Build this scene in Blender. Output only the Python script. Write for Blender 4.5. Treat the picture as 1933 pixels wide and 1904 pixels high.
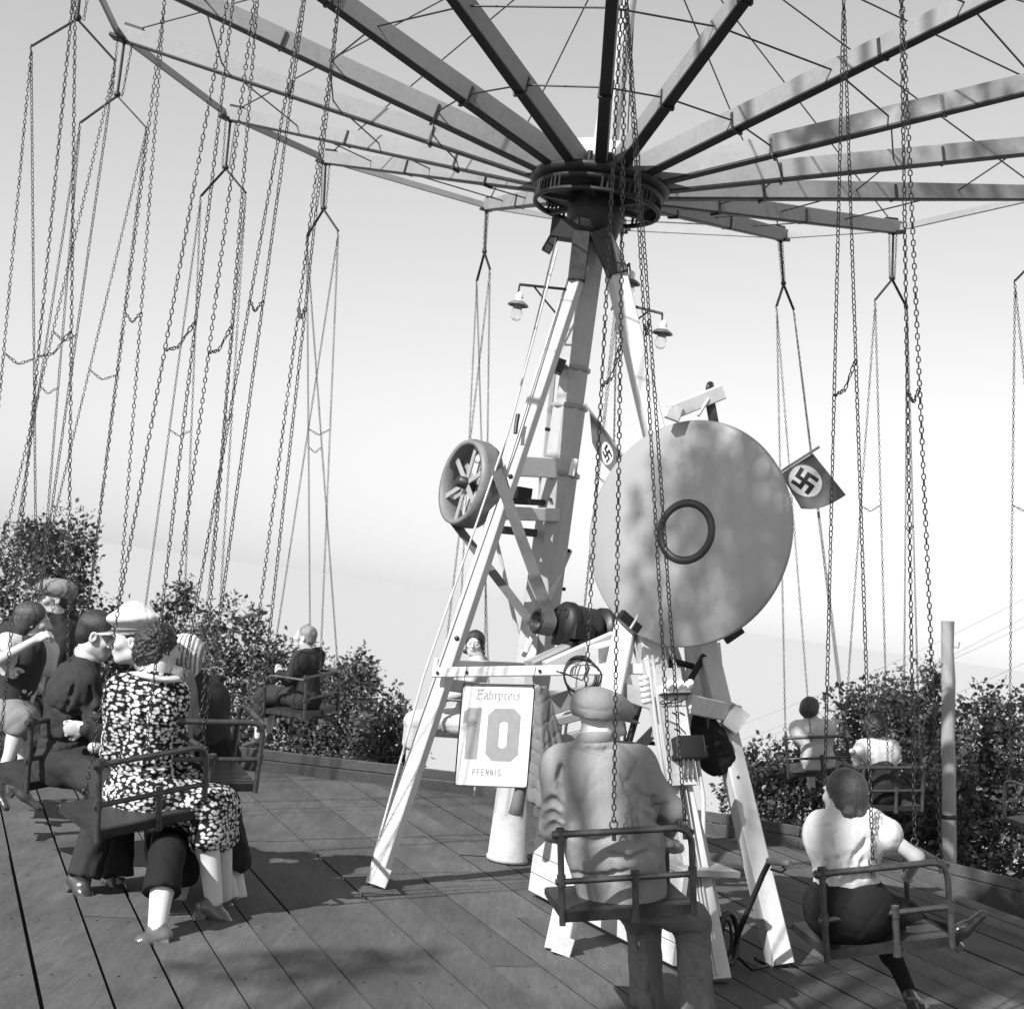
import bpy, math, random
import numpy as np
from mathutils import Vector, Matrix
random.seed(7); RNG = np.random.default_rng(11)
scene = bpy.context.scene
for o in list(bpy.data.objects): bpy.data.objects.remove(o, do_unlink=True)
COL = scene.collection

# ------------------------------------------------------------------ camera, sky, sun, exposure
ZC, PITCH, ROLL, FPX = 1.65, math.radians(3.846), math.radians(7.989), 2585.0
_c, _s, _cr, _sr = math.cos(PITCH), math.sin(PITCH), math.cos(ROLL), math.sin(ROLL)
FWD = Vector((0, _c, _s)); _up = Vector((0, -_s, _c)); _r = Vector((1, 0, 0))
CR = _r*_cr + _up*_sr; CU = -_r*_sr + _up*_cr
cam = bpy.data.cameras.new('camera'); camo = bpy.data.objects.new('camera', cam); COL.objects.link(camo)
cam.sensor_fit = 'HORIZONTAL'; cam.sensor_width = 36; cam.lens = 36*FPX/1933
cam.clip_start = 0.05; cam.clip_end = 9000
m3 = Matrix((CR, CU, -FWD)).transposed()
camo.matrix_world = Matrix.Translation((0, 0, ZC)) @ m3.to_4x4()
cam.dof.use_dof = True; cam.dof.focus_distance = 6.6; cam.dof.aperture_fstop = 5.6
scene.camera = camo
scene.render.resolution_x = 1024; scene.render.resolution_y = 1008

SUN_AZ, SUN_EL = math.radians(42), math.radians(38)      # shadows fall 42 degrees right of straight ahead
SUN = Vector((-math.sin(SUN_AZ)*math.cos(SUN_EL), -math.cos(SUN_AZ)*math.cos(SUN_EL), math.sin(SUN_EL)))
world = bpy.data.worlds.new('World'); scene.world = world; world.use_nodes = True
wt = world.node_tree; wt.nodes.clear()
sky = wt.nodes.new('ShaderNodeTexSky'); sky.sky_type = 'NISHITA'; sky.sun_disc = False
sky.sun_elevation = SUN_EL; sky.sun_rotation = math.pi + SUN_AZ
sky.air_density = 1.5; sky.dust_density = 0.1; sky.ozone_density = 1.0
bw = wt.nodes.new('ShaderNodeVectorMath'); bw.operation = 'DOT_PRODUCT'; bw.inputs[1].default_value = (.25, .05, .70); bg = wt.nodes.new('ShaderNodeBackground'); wo = wt.nodes.new('ShaderNodeOutputWorld')
bg.inputs['Strength'].default_value = 0.103
wt.links.new(sky.outputs[0], bw.inputs[0]); wt.links.new(bw.outputs['Value'], bg.inputs['Color']); wt.links.new(bg.outputs[0], wo.inputs[0])
sun = bpy.data.lights.new('sun', 'SUN'); sun.energy = 4.8; sun.angle = math.radians(0.55); sun.color = (1, 1, 1)
suno = bpy.data.objects.new('sun', sun); COL.objects.link(suno)
suno.rotation_euler = SUN.to_track_quat('Z', 'Y').to_euler(); suno.location = (-6, -6, 12)
vs = scene.view_settings; vs.view_transform = 'Standard'; vs.look = 'None'; vs.exposure = 0.54; vs.gamma = 1.0
try: vs.use_curve_mapping = False
except Exception: pass
scene.display_settings.display_device = 'sRGB'

# ------------------------------------------------------------------ helpers
def U(px, py, y):                      # a point seen at (px, py) that stands y metres in front of the camera
    d = FWD + CR*((px-966.5)/FPX) + CU*((952-py)/FPX)
    return Vector((0, 0, ZC)) + d*(y/d.y)
def UZ(px, py, z=0.0):                 # the same on a level plane
    d = FWD + CR*((px-966.5)/FPX) + CU*((952-py)/FPX)
    return Vector((0, 0, ZC)) + d*((z-ZC)/d.z)

MATS = {}
def mat(name, v, rough=.7, var=.18, scale=6., bump=.0, bscale=60., metal=0., stretch=None, spec=.5, kind=None, v2=None, folds=0.):
    if name in MATS: return MATS[name]
    m = bpy.data.materials.new(name); m.use_nodes = True; nt = m.node_tree; n = nt.nodes; L = nt.links
    b = n['Principled BSDF']; b.inputs['Roughness'].default_value = rough; b.inputs['Metallic'].default_value = metal
    b.inputs['Specular IOR Level'].default_value = spec
    tc = n.new('ShaderNodeTexCoord'); mp = n.new('ShaderNodeMapping'); L.new(tc.outputs['Object'], mp.inputs['Vector'])
    if stretch: mp.inputs['Scale'].default_value = stretch[:3]; mp.inputs['Rotation'].default_value = (0, 0, stretch[3] if len(stretch) > 3 else 0)
    oi = n.new('ShaderNodeObjectInfo')
    ad = n.new('ShaderNodeVectorMath'); ad.operation = 'MULTIPLY_ADD'
    L.new(oi.outputs['Random'], ad.inputs[0]); ad.inputs[1].default_value = (31, 17, 23); L.new(mp.outputs[0], ad.inputs[2])
    vec = ad.outputs[0]
    def noise(s, det=5, rgh=.6, dist=0.):
        t = n.new('ShaderNodeTexNoise'); t.inputs['Scale'].default_value = s; t.inputs['Detail'].default_value = det
        t.inputs['Roughness'].default_value = rgh; t.inputs['Distortion'].default_value = dist; L.new(vec, t.inputs['Vector']); return t.outputs['Fac']
    def ramp(fac, stops):
        r = n.new('ShaderNodeValToRGB'); e = r.color_ramp.elements
        e[0].position, e[0].color = stops[0][0], (stops[0][1],)*3+(1,)
        e[1].position, e[1].color = stops[-1][0], (stops[-1][1],)*3+(1,)
        for p, c in stops[1:-1]: x = e.new(p); x.color = (c,)*3+(1,)
        L.new(fac, r.inputs[0]); return r.outputs[0]
    def mul(a, bb):
        x = n.new('ShaderNodeMix'); x.data_type = 'RGBA'; x.blend_type = 'MULTIPLY'; x.inputs['Factor'].default_value = 1
        L.new(a, x.inputs['A']); L.new(bb, x.inputs['B']); return x.outputs['Result']
    f1 = noise(scale)
    if kind == 'floral':
        nz = n.new('ShaderNodeTexNoise'); nz.inputs['Scale'].default_value = 38; L.new(vec, nz.inputs['Vector'])
        wm = n.new('ShaderNodeVectorMath'); wm.operation = 'MULTIPLY_ADD'; L.new(nz.outputs['Color'], wm.inputs[0]); wm.inputs[1].default_value = (.022, .022, .012); L.new(vec, wm.inputs[2])
        sc_ = n.new('ShaderNodeVectorMath'); sc_.operation = 'MULTIPLY'; L.new(wm.outputs[0], sc_.inputs[0]); sc_.inputs[1].default_value = (1, 1, 1.45)
        vo = n.new('ShaderNodeTexVoronoi'); vo.inputs['Scale'].default_value = scale; vo.inputs['Randomness'].default_value = .85; L.new(sc_.outputs[0], vo.inputs['Vector'])
        base = ramp(vo.outputs['Distance'], [(.36, v2), (.56, v)])
        base = mul(base, ramp(noise(9), [(.3, .8), (.7, 1.1)]))
    elif kind == 'stripes':
        wv = n.new('ShaderNodeTexWave'); wv.inputs['Scale'].default_value = scale; wv.inputs['Distortion'].default_value = 1.2; L.new(vec, wv.inputs['Vector'])
        base = ramp(wv.outputs['Fac'], [(.35, v), (.6, v2)])
    elif kind == 'herringbone':
        sx = n.new('ShaderNodeSeparateXYZ'); L.new(vec, sx.inputs[0])
        pp = n.new('ShaderNodeMath'); pp.operation = 'PINGPONG'; L.new(sx.outputs['X'], pp.inputs[0]); pp.inputs[1].default_value = .012
        a2 = n.new('ShaderNodeMath'); a2.operation = 'ADD'; L.new(pp.outputs[0], a2.inputs[0]); L.new(sx.outputs['Z'], a2.inputs[1])
        m2 = n.new('ShaderNodeMath'); m2.operation = 'PINGPONG'; L.new(a2.outputs[0], m2.inputs[0]); m2.inputs[1].default_value = .0035
        base = ramp(m2.outputs[0], [(.0, v2), (.0035, v)])
    elif kind == 'wood':
        base = ramp(f1, [(.25, v*(1-var)), (.5, v), (.75, v*(1+var))])
        base = mul(base, ramp(noise(scale*3.3, 8, .7, .6), [(.3, .78), (.55, 1.0), (.8, 1.12)]))
        st = n.new('ShaderNodeTexNoise'); st.inputs['Scale'].default_value = 1.3; st.inputs['Detail'].default_value = 4; L.new(tc.outputs['Object'], st.inputs['Vector'])
        base = mul(base, ramp(st.outputs['Fac'], [(.3, .72), (.55, 1.02), (.75, 1.12)]))
        fn = n.new('ShaderNodeTexNoise'); fn.inputs['Scale'].default_value = 170; fn.inputs['Detail'].default_value = 3; L.new(tc.outputs['Object'], fn.inputs['Vector'])
        base = mul(base, ramp(fn.outputs['Fac'], [(.25, .7), (.5, 1.0), (.75, 1.25)]))
        ov = n.new('ShaderNodeMapRange'); ov.inputs[3].default_value = .8; ov.inputs[4].default_value = 1.16; L.new(oi.outputs['Random'], ov.inputs[0]); base = mul(base, ov.outputs[0])
    elif kind == 'leaf':
        ov = n.new('ShaderNodeMapRange'); ov.inputs[3].default_value = .85; ov.inputs[4].default_value = 1.15; L.new(oi.outputs['Random'], ov.inputs[0])
        base = ramp(noise(4, 2), [(.3, v*.6), (.5, v), (.72, v*1.7)]); base = mul(base, ov.outputs[0])
    else:
        base = ramp(f1, [(.25, v*(1-var)), (.5, v), (.78, min(.95, v*(1+var*.6)))])
        base = mul(base, ramp(noise(scale*9, 6, .65), [(.28, 1-.8*var), (.5, 1.0), (.8, 1.0+.3*var)]))
        if folds: base = mul(base, ramp(noise(420, 2, .5), [(.3, .82), (.5, 1.0), (.7, 1.16)]))
        if v2 is not None:       # chips and stains of another tone
            x = n.new('ShaderNodeMix'); x.data_type = 'RGBA'; L.new(ramp(noise(scale*2.3, 9, .75), [(.62, 0), (.70, 1)]), x.inputs['Factor'])
            L.new(base, x.inputs['A']); x.inputs['B'].default_value = (v2, v2, v2, 1); base = x.outputs['Result']
    L.new(base, b.inputs['Base Color'])
    if kind == 'leaf':
        b.inputs['Roughness'].default_value = .42
        tr = n.new('ShaderNodeBsdfTranslucent'); L.new(base, tr.inputs[0]); ms = n.new('ShaderNodeMixShader'); ms.inputs[0].default_value = .3
        L.new(b.outputs[0], ms.inputs[1]); L.new(tr.outputs[0], ms.inputs[2]); L.new(ms.outputs[0], n['Material Output'].inputs[0])
    rr = n.new('ShaderNodeMapRange'); rr.inputs[3].default_value = max(.05, rough-.12); rr.inputs[4].default_value = min(1, rough+.14)
    if kind != 'leaf': L.new(f1, rr.inputs[0]); L.new(rr.outputs[0], b.inputs['Roughness'])
    if bump:
        bp = n.new('ShaderNodeBump'); bp.inputs['Strength'].default_value = bump; bp.inputs['Distance'].default_value = .004
        L.new(noise(bscale, 6, .65), bp.inputs['Height']); L.new(bp.outputs[0], b.inputs['Normal'])
        if folds:              # soft creases of hanging cloth
            b2 = n.new('ShaderNodeBump'); b2.inputs['Strength'].default_value = folds; b2.inputs['Distance'].default_value = .045
            sp_ = n.new('ShaderNodeMapping'); sp_.inputs['Scale'].default_value = (1, 1, .55); L.new(tc.outputs['Object'], sp_.inputs['Vector'])
            tn = n.new('ShaderNodeTexNoise'); tn.noise_type = 'RIDGED_MULTIFRACTAL'; tn.inputs['Scale'].default_value = 5.5; tn.inputs['Detail'].default_value = 2.5; tn.inputs['Distortion'].default_value = .9; L.new(sp_.outputs[0], tn.inputs['Vector'])
            L.new(tn.outputs['Fac'], b2.inputs['Height']); L.new(b2.outputs[0], bp.inputs['Normal'])
    MATS[name] = m; return m

class MB:
    """collects shapes in world space; build() links them as one mesh object"""
    def __init__(s): s.v = []; s.f = []; s.sm = []
    def add(s, vs, fs, smooth=False):
        o = len(s.v); s.v += [tuple(p) for p in vs]; s.f += [[i+o for i in f] for f in fs]; s.sm += [smooth]*len(fs); return s
    def prism(s, prof, p0, ax, ay, az, length, smooth=False, taper=1.0):
        n = len(prof); a = [p0 + ax*x + ay*y for x, y in prof]; b = [p0 + az*length + ax*x*taper + ay*y*taper for x, y in prof]
        fs = [[i, (i+1) % n, n+(i+1) % n, n+i] for i in range(n)]
        s.add(a+b, fs, smooth); s.add(a, [list(range(n))[::-1]]); s.add(b, [list(range(n))]); return s
    def beam(s, p0, p1, w, h, up=Vector((0, 0, 1)), ch=.006, taper=1.0):
        p0, p1 = Vector(p0), Vector(p1); d = (p1-p0); L = d.length; d = d/L
        sx = d.cross(up)
        if sx.length < 1e-4: sx = d.cross(Vector((0, 1, 0)))
        sx.normalize(); uy = sx.cross(d).normalized(); a, b = w/2, h/2; c = min(ch, a*.45, b*.45)
        prof = [(-a, -b+c), (-a+c, -b), (a-c, -b), (a, -b+c), (a, b-c), (a-c, b), (-a+c, b), (-a, b-c)]
        return s.prism(prof, p0, sx, uy, d, L, taper=taper)
    def box(s, c, ax, ay, az, ch=.005):   # ax, ay, az half-extent vectors
        c, ax, ay, az = Vector(c), Vector(ax), Vector(ay), Vector(az)
        return s.beam(c-az, c+az, ax.length*2, ay.length*2, up=ay, ch=ch)
    def tube(s, path, r, n=8, closed=False, cap=True):
        P = [Vector(p) for p in path]; m = len(P); R = r if isinstance(r, (list, tuple)) else [r]*m
        vs = []; prev = None
        for i, p in enumerate(P):
            t = (P[(i+1) % m]-P[i-1]) if closed else (P[min(i+1, m-1)]-P[max(i-1, 0)])
            t = t.normalized() if t.length > 1e-9 else Vector((0, 0, 1))
            if prev is None:
                a = t.orthogonal().normalized()
            else:
                a = prev - t*prev.dot(t); a = a.normalized() if a.length > 1e-6 else t.orthogonal().normalized()
            prev = a; b = t.cross(a)
            vs += [p + (a*math.cos(2*math.pi*j/n) + b*math.sin(2*math.pi*j/n))*R[i] for j in range(n)]
        fs = []
        for i in range(m if closed else m-1):
            k = (i+1) % m
            fs += [[i*n+j, i*n+(j+1) % n, k*n+(j+1) % n, k*n+j] for j in range(n)]
        s.add(vs, fs, True)
        if cap and not closed: s.add(vs[:n], [list(range(n))[::-1]]); s.add(vs[-n:], [list(range(n))])
        return s
    def cyl(s, p0, p1, r, n=20, r2=None): return s.tube([p0, p1], [r, r if r2 is None else r2], n)
    def lathe(s, prof, c, axis, n=28, closed=False):
        axis = Vector(axis).normalized(); a = axis.orthogonal().normalized(); b = axis.cross(a); c = Vector(c); m = len(prof)
        vs = [c + axis*z + (a*math.cos(2*math.pi*j/n)+b*math.sin(2*math.pi*j/n))*r for r, z in prof for j in range(n)]
        fs = []
        for i in range(m if closed else m-1):
            k = (i+1) % m; fs += [[i*n+j, i*n+(j+1) % n, k*n+(j+1) % n, k*n+j] for j in range(n)]
        return s.add(vs, fs, True)
    def ball(s, c, r, n=10, rx=None):
        c = Vector(c); prof = [(math.sin(math.pi*i/n)*r, -math.cos(math.pi*i/n)*r) for i in range(n+1)]
        return s.lathe(prof, c, (0, 0, 1), n=n*2)
    def build(s, name, material, parent=None, kind=None, auto=True):
        return link(name, s.v, s.f, material, parent, kind, s.sm)

def base_of(parent):
    return Vector(parent['_o']) if parent is not None else Vector((0, 0, 0))
def link(name, verts, faces, material, parent=None, kind=None, sm=None, origin=None):
    o = base_of(parent) if parent is not None else (Vector(origin) if origin is not None else Vector((0, 0, 0)))
    me = bpy.data.meshes.new(name)
    V = np.asarray(verts, dtype=np.float32).reshape(-1, 3) - np.array(o, dtype=np.float32)
    me.from_pydata(V.tolist(), [], faces if isinstance(faces, list) else faces.tolist()); 
    if sm is not None: me.polygons.foreach_set('use_smooth', sm)
    me.materials.append(material); me.update()
    ob = bpy.data.objects.new(name, me); COL.objects.link(ob)
    if parent is not None: ob.parent = parent
    else: ob.location = o
    ob['_o'] = tuple(o)
    if kind: ob['kind'] = kind
    return ob
def thing(name, loc, label, cat, group=None):
    o = bpy.data.objects.new(name, None); COL.objects.link(o); o.location = loc; o['_o'] = tuple(loc); o.empty_display_size = .1
    o['label'] = label; o['category'] = cat
    if group: o['group'] = group
    return o
def tag(o, label, cat, group=None):
    o['label'] = label; o['category'] = cat
    if group: o['group'] = group
    return o
def inst(name, mesh, parent, M):
    ob = bpy.data.objects.new(name, mesh); COL.objects.link(ob); ob.parent = parent
    ob.matrix_local = Matrix.Translation(-base_of(parent)) @ M; return ob

# ------------------------------------------------------------------ materials (a black and white photograph: greys only)
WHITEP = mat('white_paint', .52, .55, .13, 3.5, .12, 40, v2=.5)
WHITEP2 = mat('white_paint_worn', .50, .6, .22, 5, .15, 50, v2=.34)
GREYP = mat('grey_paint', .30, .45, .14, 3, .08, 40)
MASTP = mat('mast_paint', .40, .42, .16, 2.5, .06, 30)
ARMP = mat('arm_paint', .24, .6, .18, 3, .15, 50, v2=.36)
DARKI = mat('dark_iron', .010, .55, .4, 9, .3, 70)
IRON = mat('worn_iron', .045, .42, .4, 14, .3, 90, metal=.55)
CHAINM = mat('chain_steel', .08, .38, .35, 25, 0, metal=.8)
RAILM = mat('rail_steel', .10, .36, .45, 22, .25, 120, metal=.6)
SEATW = mat('seat_wood', .03, .45, .4, 10, .3, 90, v2=.2)
DECKW = mat('deck_wood', .100, .85, .22, 14, .35, 70, stretch=(1, .16, 1, -math.radians(22.4)), kind='wood', spec=.25)
RIMW = mat('rim_wood', .088, .85, .2, 5, .3, 60, kind='wood', spec=.2)
POLEW = mat('pole_wood', .30, .85, .22, 5, .5, 50, stretch=(1, 1, .2), v2=.16)
BELTM = mat('belt_leather', .14, .6, .3, 6, .2, 60)
DISCM = mat('disc_sheet', .31, .34, .05, 1.6, .02, 12, metal=.1)
PULLEY = mat('pulley_paint', .17, .5, .25, 5, .1, 40)
RINGD = mat('ring_paint', .03, .4, .2, 6)
GROUND = mat('ground_earth', .11, .95, .35, .4, .5, 8)
SKIN = mat('skin', .46, .5, .08, 9, .1, 160, spec=.4)
BLACKC = mat('black_cloth', .014, .85, .3, 6, .3, 250, spec=.2, folds=0.78)
DARKC = mat('dark_suit_cloth', .034, .85, .2, 6, .35, 320, spec=.2, folds=0.91)
GREYC = mat('grey_trouser_cloth', .17, .88, .16, 5, .35, 300, spec=.15, folds=0.91)
LIGHTC = mat('light_jacket_cloth', .26, .88, .08, 4, .35, 300, spec=.15, folds=.34)
MIDC = mat('mid_grey_cloth', .2, .85, .15, 5, .35, 280, spec=.2, folds=1.00)
WHITEC = mat('white_cloth', .54, .85, .06, 5, .5, 150, spec=.2, folds=0.73)
STOCK = mat('stocking', .55, .7, .05, 8, .1, 200)
FLORAL = mat('floral_cloth', .012, .85, .1, 40, .2, 200, kind='floral', v2=.62, spec=.2, folds=0.78)
HERR = mat('herringbone_tweed', .30, .9, .1, 60, .3, 200, kind='herringbone', v2=.15)
STRIPE = mat('striped_scarf', .62, .8, .1, 14, .2, 90, kind='stripes', v2=.2)
HAIRD = mat('dark_hair', .018, .42, .5, 60, 1., 260, stretch=(1, 1, .14), spec=.6)
HAIRM = mat('brown_hair', .042, .42, .5, 60, 1., 260, stretch=(1, 1, .14), spec=.6)
HAIRL = mat('fair_hair', .24, .5, .4, 60, 1., 260, stretch=(1, 1, .14))
SHOE = mat('shoe_leather', .05, .22, .35, 12, .1, 60, spec=.7)
SHOEL = mat('brown_shoe_leather', .1, .22, .3, 12, .1, 60, spec=.7)
PORC = mat('porcelain', .8, .2, .05, 5)
SIGNM = mat('sign_enamel', .68, .3, .05, 4)
INKM = mat('sign_ink', .28, .5, .12, 30)
INKD = mat('black_ink', .02, .5, .1, 20)
FLAGM = mat('flag_cloth', .12, .85, .25, 14, .3, 260)
FLAGW = mat('flag_white', .68, .85, .06, 14, .2, 260)
LEAF = mat('leaf', .072, .5, kind='leaf')
LEAF2 = mat('leaf_pale', .085, .5, kind='leaf')
BARK = mat('bark', .12, .9, .4, 12, .6, 30)
# ------------------------------------------------------------------ setting: deck, ground, lake
DECK = [(-3.75, 8.5), (-1.93, 11.02), (.02, 11.38), (2.62, 10.98), (4.25, 9.55), (5.1, 7.2), (4.7, 4.8), (2.9, 3.2), (-2.4, 3.2), (-4.2, 4.9), (-4.6, 6.8)]
def struct(o): o['kind'] = 'structure'; return o
def clip(poly, n, d):                 # keep n.p <= d
    out = []
    for i in range(len(poly)):
        a, b = poly[i], poly[(i+1) % len(poly)]; fa, fb = n[0]*a[0]+n[1]*a[1]-d, n[0]*b[0]+n[1]*b[1]-d
        if fa <= 0: out.append(a)
        if (fa < 0 < fb) or (fb < 0 < fa):
            t = fa/(fa-fb); out.append((a[0]+(b[0]-a[0])*t, a[1]+(b[1]-a[1])*t))
    return out
deck = bpy.data.objects.new('deck', None); COL.objects.link(deck); deck.location = (0, 7, 0); deck['_o'] = (0, 7, 0); deck['kind'] = 'structure'
pa = math.radians(22.4); pd = (-math.sin(pa), math.cos(pa)); pq = (math.cos(pa), math.sin(pa))
pitch_w = .2475; q0 = (-1.457*.943)*pq[0]+5.215*.943*pq[1]
def slab(name, poly, z1, th, ch, m, parent, tilt=(0, 0)):
    n = len(poly); cx = sum(p[0] for p in poly)/n; cy = sum(p[1] for p in poly)/n
    def zz(p): return z1 + tilt[0]*((p[0]-cx)*pd[0]+(p[1]-cy)*pd[1]) + tilt[1]*((p[0]-cx)*pq[0]+(p[1]-cy)*pq[1])
    ins = []
    for i in range(n):                # inset polygon for the worn top edge
        a, b, c = Vector(poly[i-1]), Vector(poly[i]), Vector(poly[(i+1) % n])
        e1 = (b-a).normalized(); e2 = (c-b).normalized(); nn = Vector((-(e1.y+e2.y), e1.x+e2.x))
        k = nn.length; nn = nn/k if k > 1e-6 else Vector((-e1.y, e1.x)); cosh = max(.35, nn.dot(Vector((-e1.y, e1.x))))
        ins.append((b.x+nn.x*ch/cosh, b.y+nn.y*ch/cosh))
    vs = [(p[0], p[1], zz(p)) for p in ins] + [(p[0], p[1], zz(p)-ch) for p in poly] + [(p[0], p[1], zz(p)-th) for p in poly]
    fs = [list(range(n))] + [[n+i, n+(i+1) % n, (i+1) % n, i] for i in range(n)] + [[2*n+i, 2*n+(i+1) % n, n+(i+1) % n, n+i] for i in range(n)] + [[2*n+i for i in range(n)][::-1]]
    return link(name, vs, fs, m, parent)
for i in range(-16, 26):
    lo = q0 + i*pitch_w; gap = .014 + .008*random.random() + (.003 if i < 3 else 0)
    poly = clip(clip(DECK, (pq[0], pq[1]), lo+pitch_w-gap), (-pq[0], -pq[1]), -(lo+gap*.4))
    if len(poly) < 3: continue
    ts = [p[0]*pd[0]+p[1]*pd[1] for p in poly]
    cuts = sorted(random.uniform(min(ts)+1.2, max(ts)-1.2) for _ in range(1)) if max(ts)-min(ts) > 3.2 and random.random() < .55 else []
    segs = [(min(ts)-1)]+cuts+[max(ts)+1]
    for a, b in zip(segs[:-1], segs[1:]):
        pp = clip(clip(poly, pd, b-.002), (-pd[0], -pd[1]), -(a+.002))
        if len(pp) >= 3: slab('plank', pp, random.uniform(-.005, .003), .055, .008, DECKW, deck, (random.uniform(-.0008, .0008), random.uniform(-.006, .006)))
nail = MB()
for yb in np.arange(3.9, 11.2, .78):      # rows of nail heads over the joists, too small to pick apart
    for i in range(-16, 26):
        for dq in (.05, pitch_w-.06):
            q = q0+i*pitch_w+dq; t_ = yb*1.0 + random.uniform(-.012, .012); x, y = q*pq[0]+t_*pd[0]*1.0, q*pq[1]+t_*pd[1]
            if all((b[0]-a[0])*(y-a[1])-(b[1]-a[1])*(x-a[0]) < -.05 for a, b in zip(DECK, DECK[1:]+DECK[:1])): nail.lathe([(.006, .0025), (.0, .004)], (x, y, .0), (0, 0, 1), 6)
nail.build('nail_heads', DARKI, deck, kind='stuff')
for i in range(len(DECK)):            # two boards stand on edge round the deck
    a, b = Vector(DECK[i]+(0,)), Vector(DECK[(i+1) % len(DECK)]+(0,))
    e = (b-a).normalized(); nrm = Vector((e.y, -e.x, 0))
    if nrm.dot(Vector((.3, 7.2, 0))-a) > 0: nrm = -nrm
    for lo, hi, push in ((-.10, .088, .022), (.092, .172, .030)):
        MB().beam(a+nrm*push+Vector((0, 0, (lo+hi)/2))+e*.004, b+nrm*push+Vector((0, 0, (lo+hi)/2))-e*.004, .036, hi-lo, ch=.006).build('rim_board', RIMW, deck)
# hilltop, falling away to the lake
gv, gf = [], []
rings = [0, 3, 6, 9, 12, 14, 17, 21, 27, 35, 45, 60, 80, 120]; nseg = 64
for r in rings:
    for j in range(nseg):
        a = 2*math.pi*j/nseg; x, y = .3+r*math.cos(a), 7.5+r*math.sin(a)
        z = -.55 + .05*math.sin(x*1.3)*math.cos(y*1.1) - (max(0, r-8.5)*.26 if y > 3 else max(0, r-8.5)*.05)*1.0
        gv.append((x, y, max(z, -16)))
gf = [[i*nseg+j, i*nseg+(j+1) % nseg, (i+1)*nseg+(j+1) % nseg, (i+1)*nseg+j] for i in range(len(rings)-1) for j in range(nseg)]
struct(link('ground', gv, gf, GROUND, sm=[True]*len(gf)))
LAKEM = bpy.data.materials.new('lake_water'); LAKEM.use_nodes = True
lb = LAKEM.node_tree.nodes['Principled BSDF']; lb.inputs['Base Color'].default_value = (.42, .42, .42, 1); lb.inputs['Roughness'].default_value = .35
struct(link('lake', [(-5000, 20, -11.5), (5000, 20, -11.5), (5000, 8000, -11.5), (-5000, 8000, -11.5)], [[0, 1, 2, 3]], LAKEM))
# ------------------------------------------------------------------ the carousel: mast, hub, arms, legs, drive
MX, MY, RT = .279, 8.8, 3.40
HZ, TZ = 4.386, 5.097
AOFF = {1: -.024, 2: .047, 3: -.04, 4: .003, 15: -.035, 14: .049, 8: .042, 7: -.01, 9: -.036}
def az(k): return math.radians(-6.18+22.5*k)+AOFF.get(k, 0)
def rad(k): a = az(k); return Vector((-math.sin(a), math.cos(a), 0))
MC = Vector((MX, MY, 0))
def armpt(k, r, dz=0.): return MC + rad(k)*r + Vector((0, 0, HZ+.02+(TZ-HZ-.02)*(r-.3)/(RT-.3)+dz))
car = thing('chain_carousel', (MX, MY, 0), 'tall chain swing carousel with painted mast, dark hub and sixteen wooden arms', 'carousel')
Zv = Vector((0, 0, 1))
# mast: octagonal lower shaft, slimmer upper shaft, round foot
def octa(r): return [(r*math.cos(math.pi/8+i*math.pi/4), r*math.sin(math.pi/8+i*math.pi/4)) for i in range(8)]
ax, ay = Vector((1, 0, 0)), Vector((0, 1, 0))
mast = MB()
mast.prism(octa(.130), MC+Zv*.3, ax, ay, Zv, 2.2, taper=.93)
mast.prism(octa(.114), MC+Zv*2.5, ax, ay, Zv, .42)
mast.prism(octa(.096), MC+Zv*2.92, ax, ay, Zv, 1.5)
mast = mast.build('mast', MASTP, car)
MB().lathe([(.0, 0), (.132, 0), (.132, .02), (.125, .03), (.125, .52), (.132, .53), (.132, .55), (.0, .55)], MC+Zv*.004, Zv, 28).build('mast_foot', WHITEP2, mast)
for z, r in ((2.46, .122), (2.9, .115), (3.15, .098)):
    MB().lathe([(r, 0), (r+.008, .004), (r+.008, .03), (r, .034)], MC+Zv*z, Zv, 8).build('collar', GREYP, mast)
for z, a in ((2.75, 200), (2.0, 20), (1.75, 15), (2.3, 250), (1.3, 20)):
    d = Vector((math.cos(math.radians(a)), math.sin(math.radians(a)), 0)); MB().cyl(MC+d*.1+Zv*z, MC+d*.142+Zv*z, .012, 6).build('bolt', DARKI, mast)
MB().cyl(MC+Zv*4.3, MC+Zv*6.45, .085, 20, .07).build('upper_pole', WHITEP2, car)
# hub: black spoked crown
hub = MB()
hub.lathe([(.30, .03), (.455, .025), (.462, .0), (.44, -.03), (.36, -.035), (.36, -.02), (.30, -.01)], MC+Zv*HZ, Zv, 40, closed=True)
hub.lathe([(.16, .02), (.36, .0), (.36, -.06), (.16, -.08)], MC+Zv*HZ, Zv, 40, closed=True)
hub.lathe([(.36, -.03), (.425, -.03), (.415, -.075), (.39, -.075)], MC+Zv*HZ, Zv, 40, closed=True)
hub.lathe([(.15, -.05), (.395, -.05), (.395, -.07), (.15, -.09)], MC+Zv*HZ, Zv, 40, closed=True)
hub.lathe([(.395, -.13), (.42, -.13), (.42, -.155), (.395, -.155)], MC+Zv*HZ, Zv, 40, closed=True)
hub.lathe([(.10, .03), (.17, .02), (.19, -.2), (.15, -.38), (.1, -.4)], MC+Zv*HZ, Zv, 20)
for i in range(72):
    a = 2*math.pi*i/72
    if i % 18 < 11:
        d = Vector((math.cos(a), math.sin(a), 0)); hub.beam(MC+d*.41+Zv*(HZ-.045), MC+d*.408+Zv*(HZ-.14), .014, .02, up=d)
hub = hub.build('hub', DARKI, car)
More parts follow.
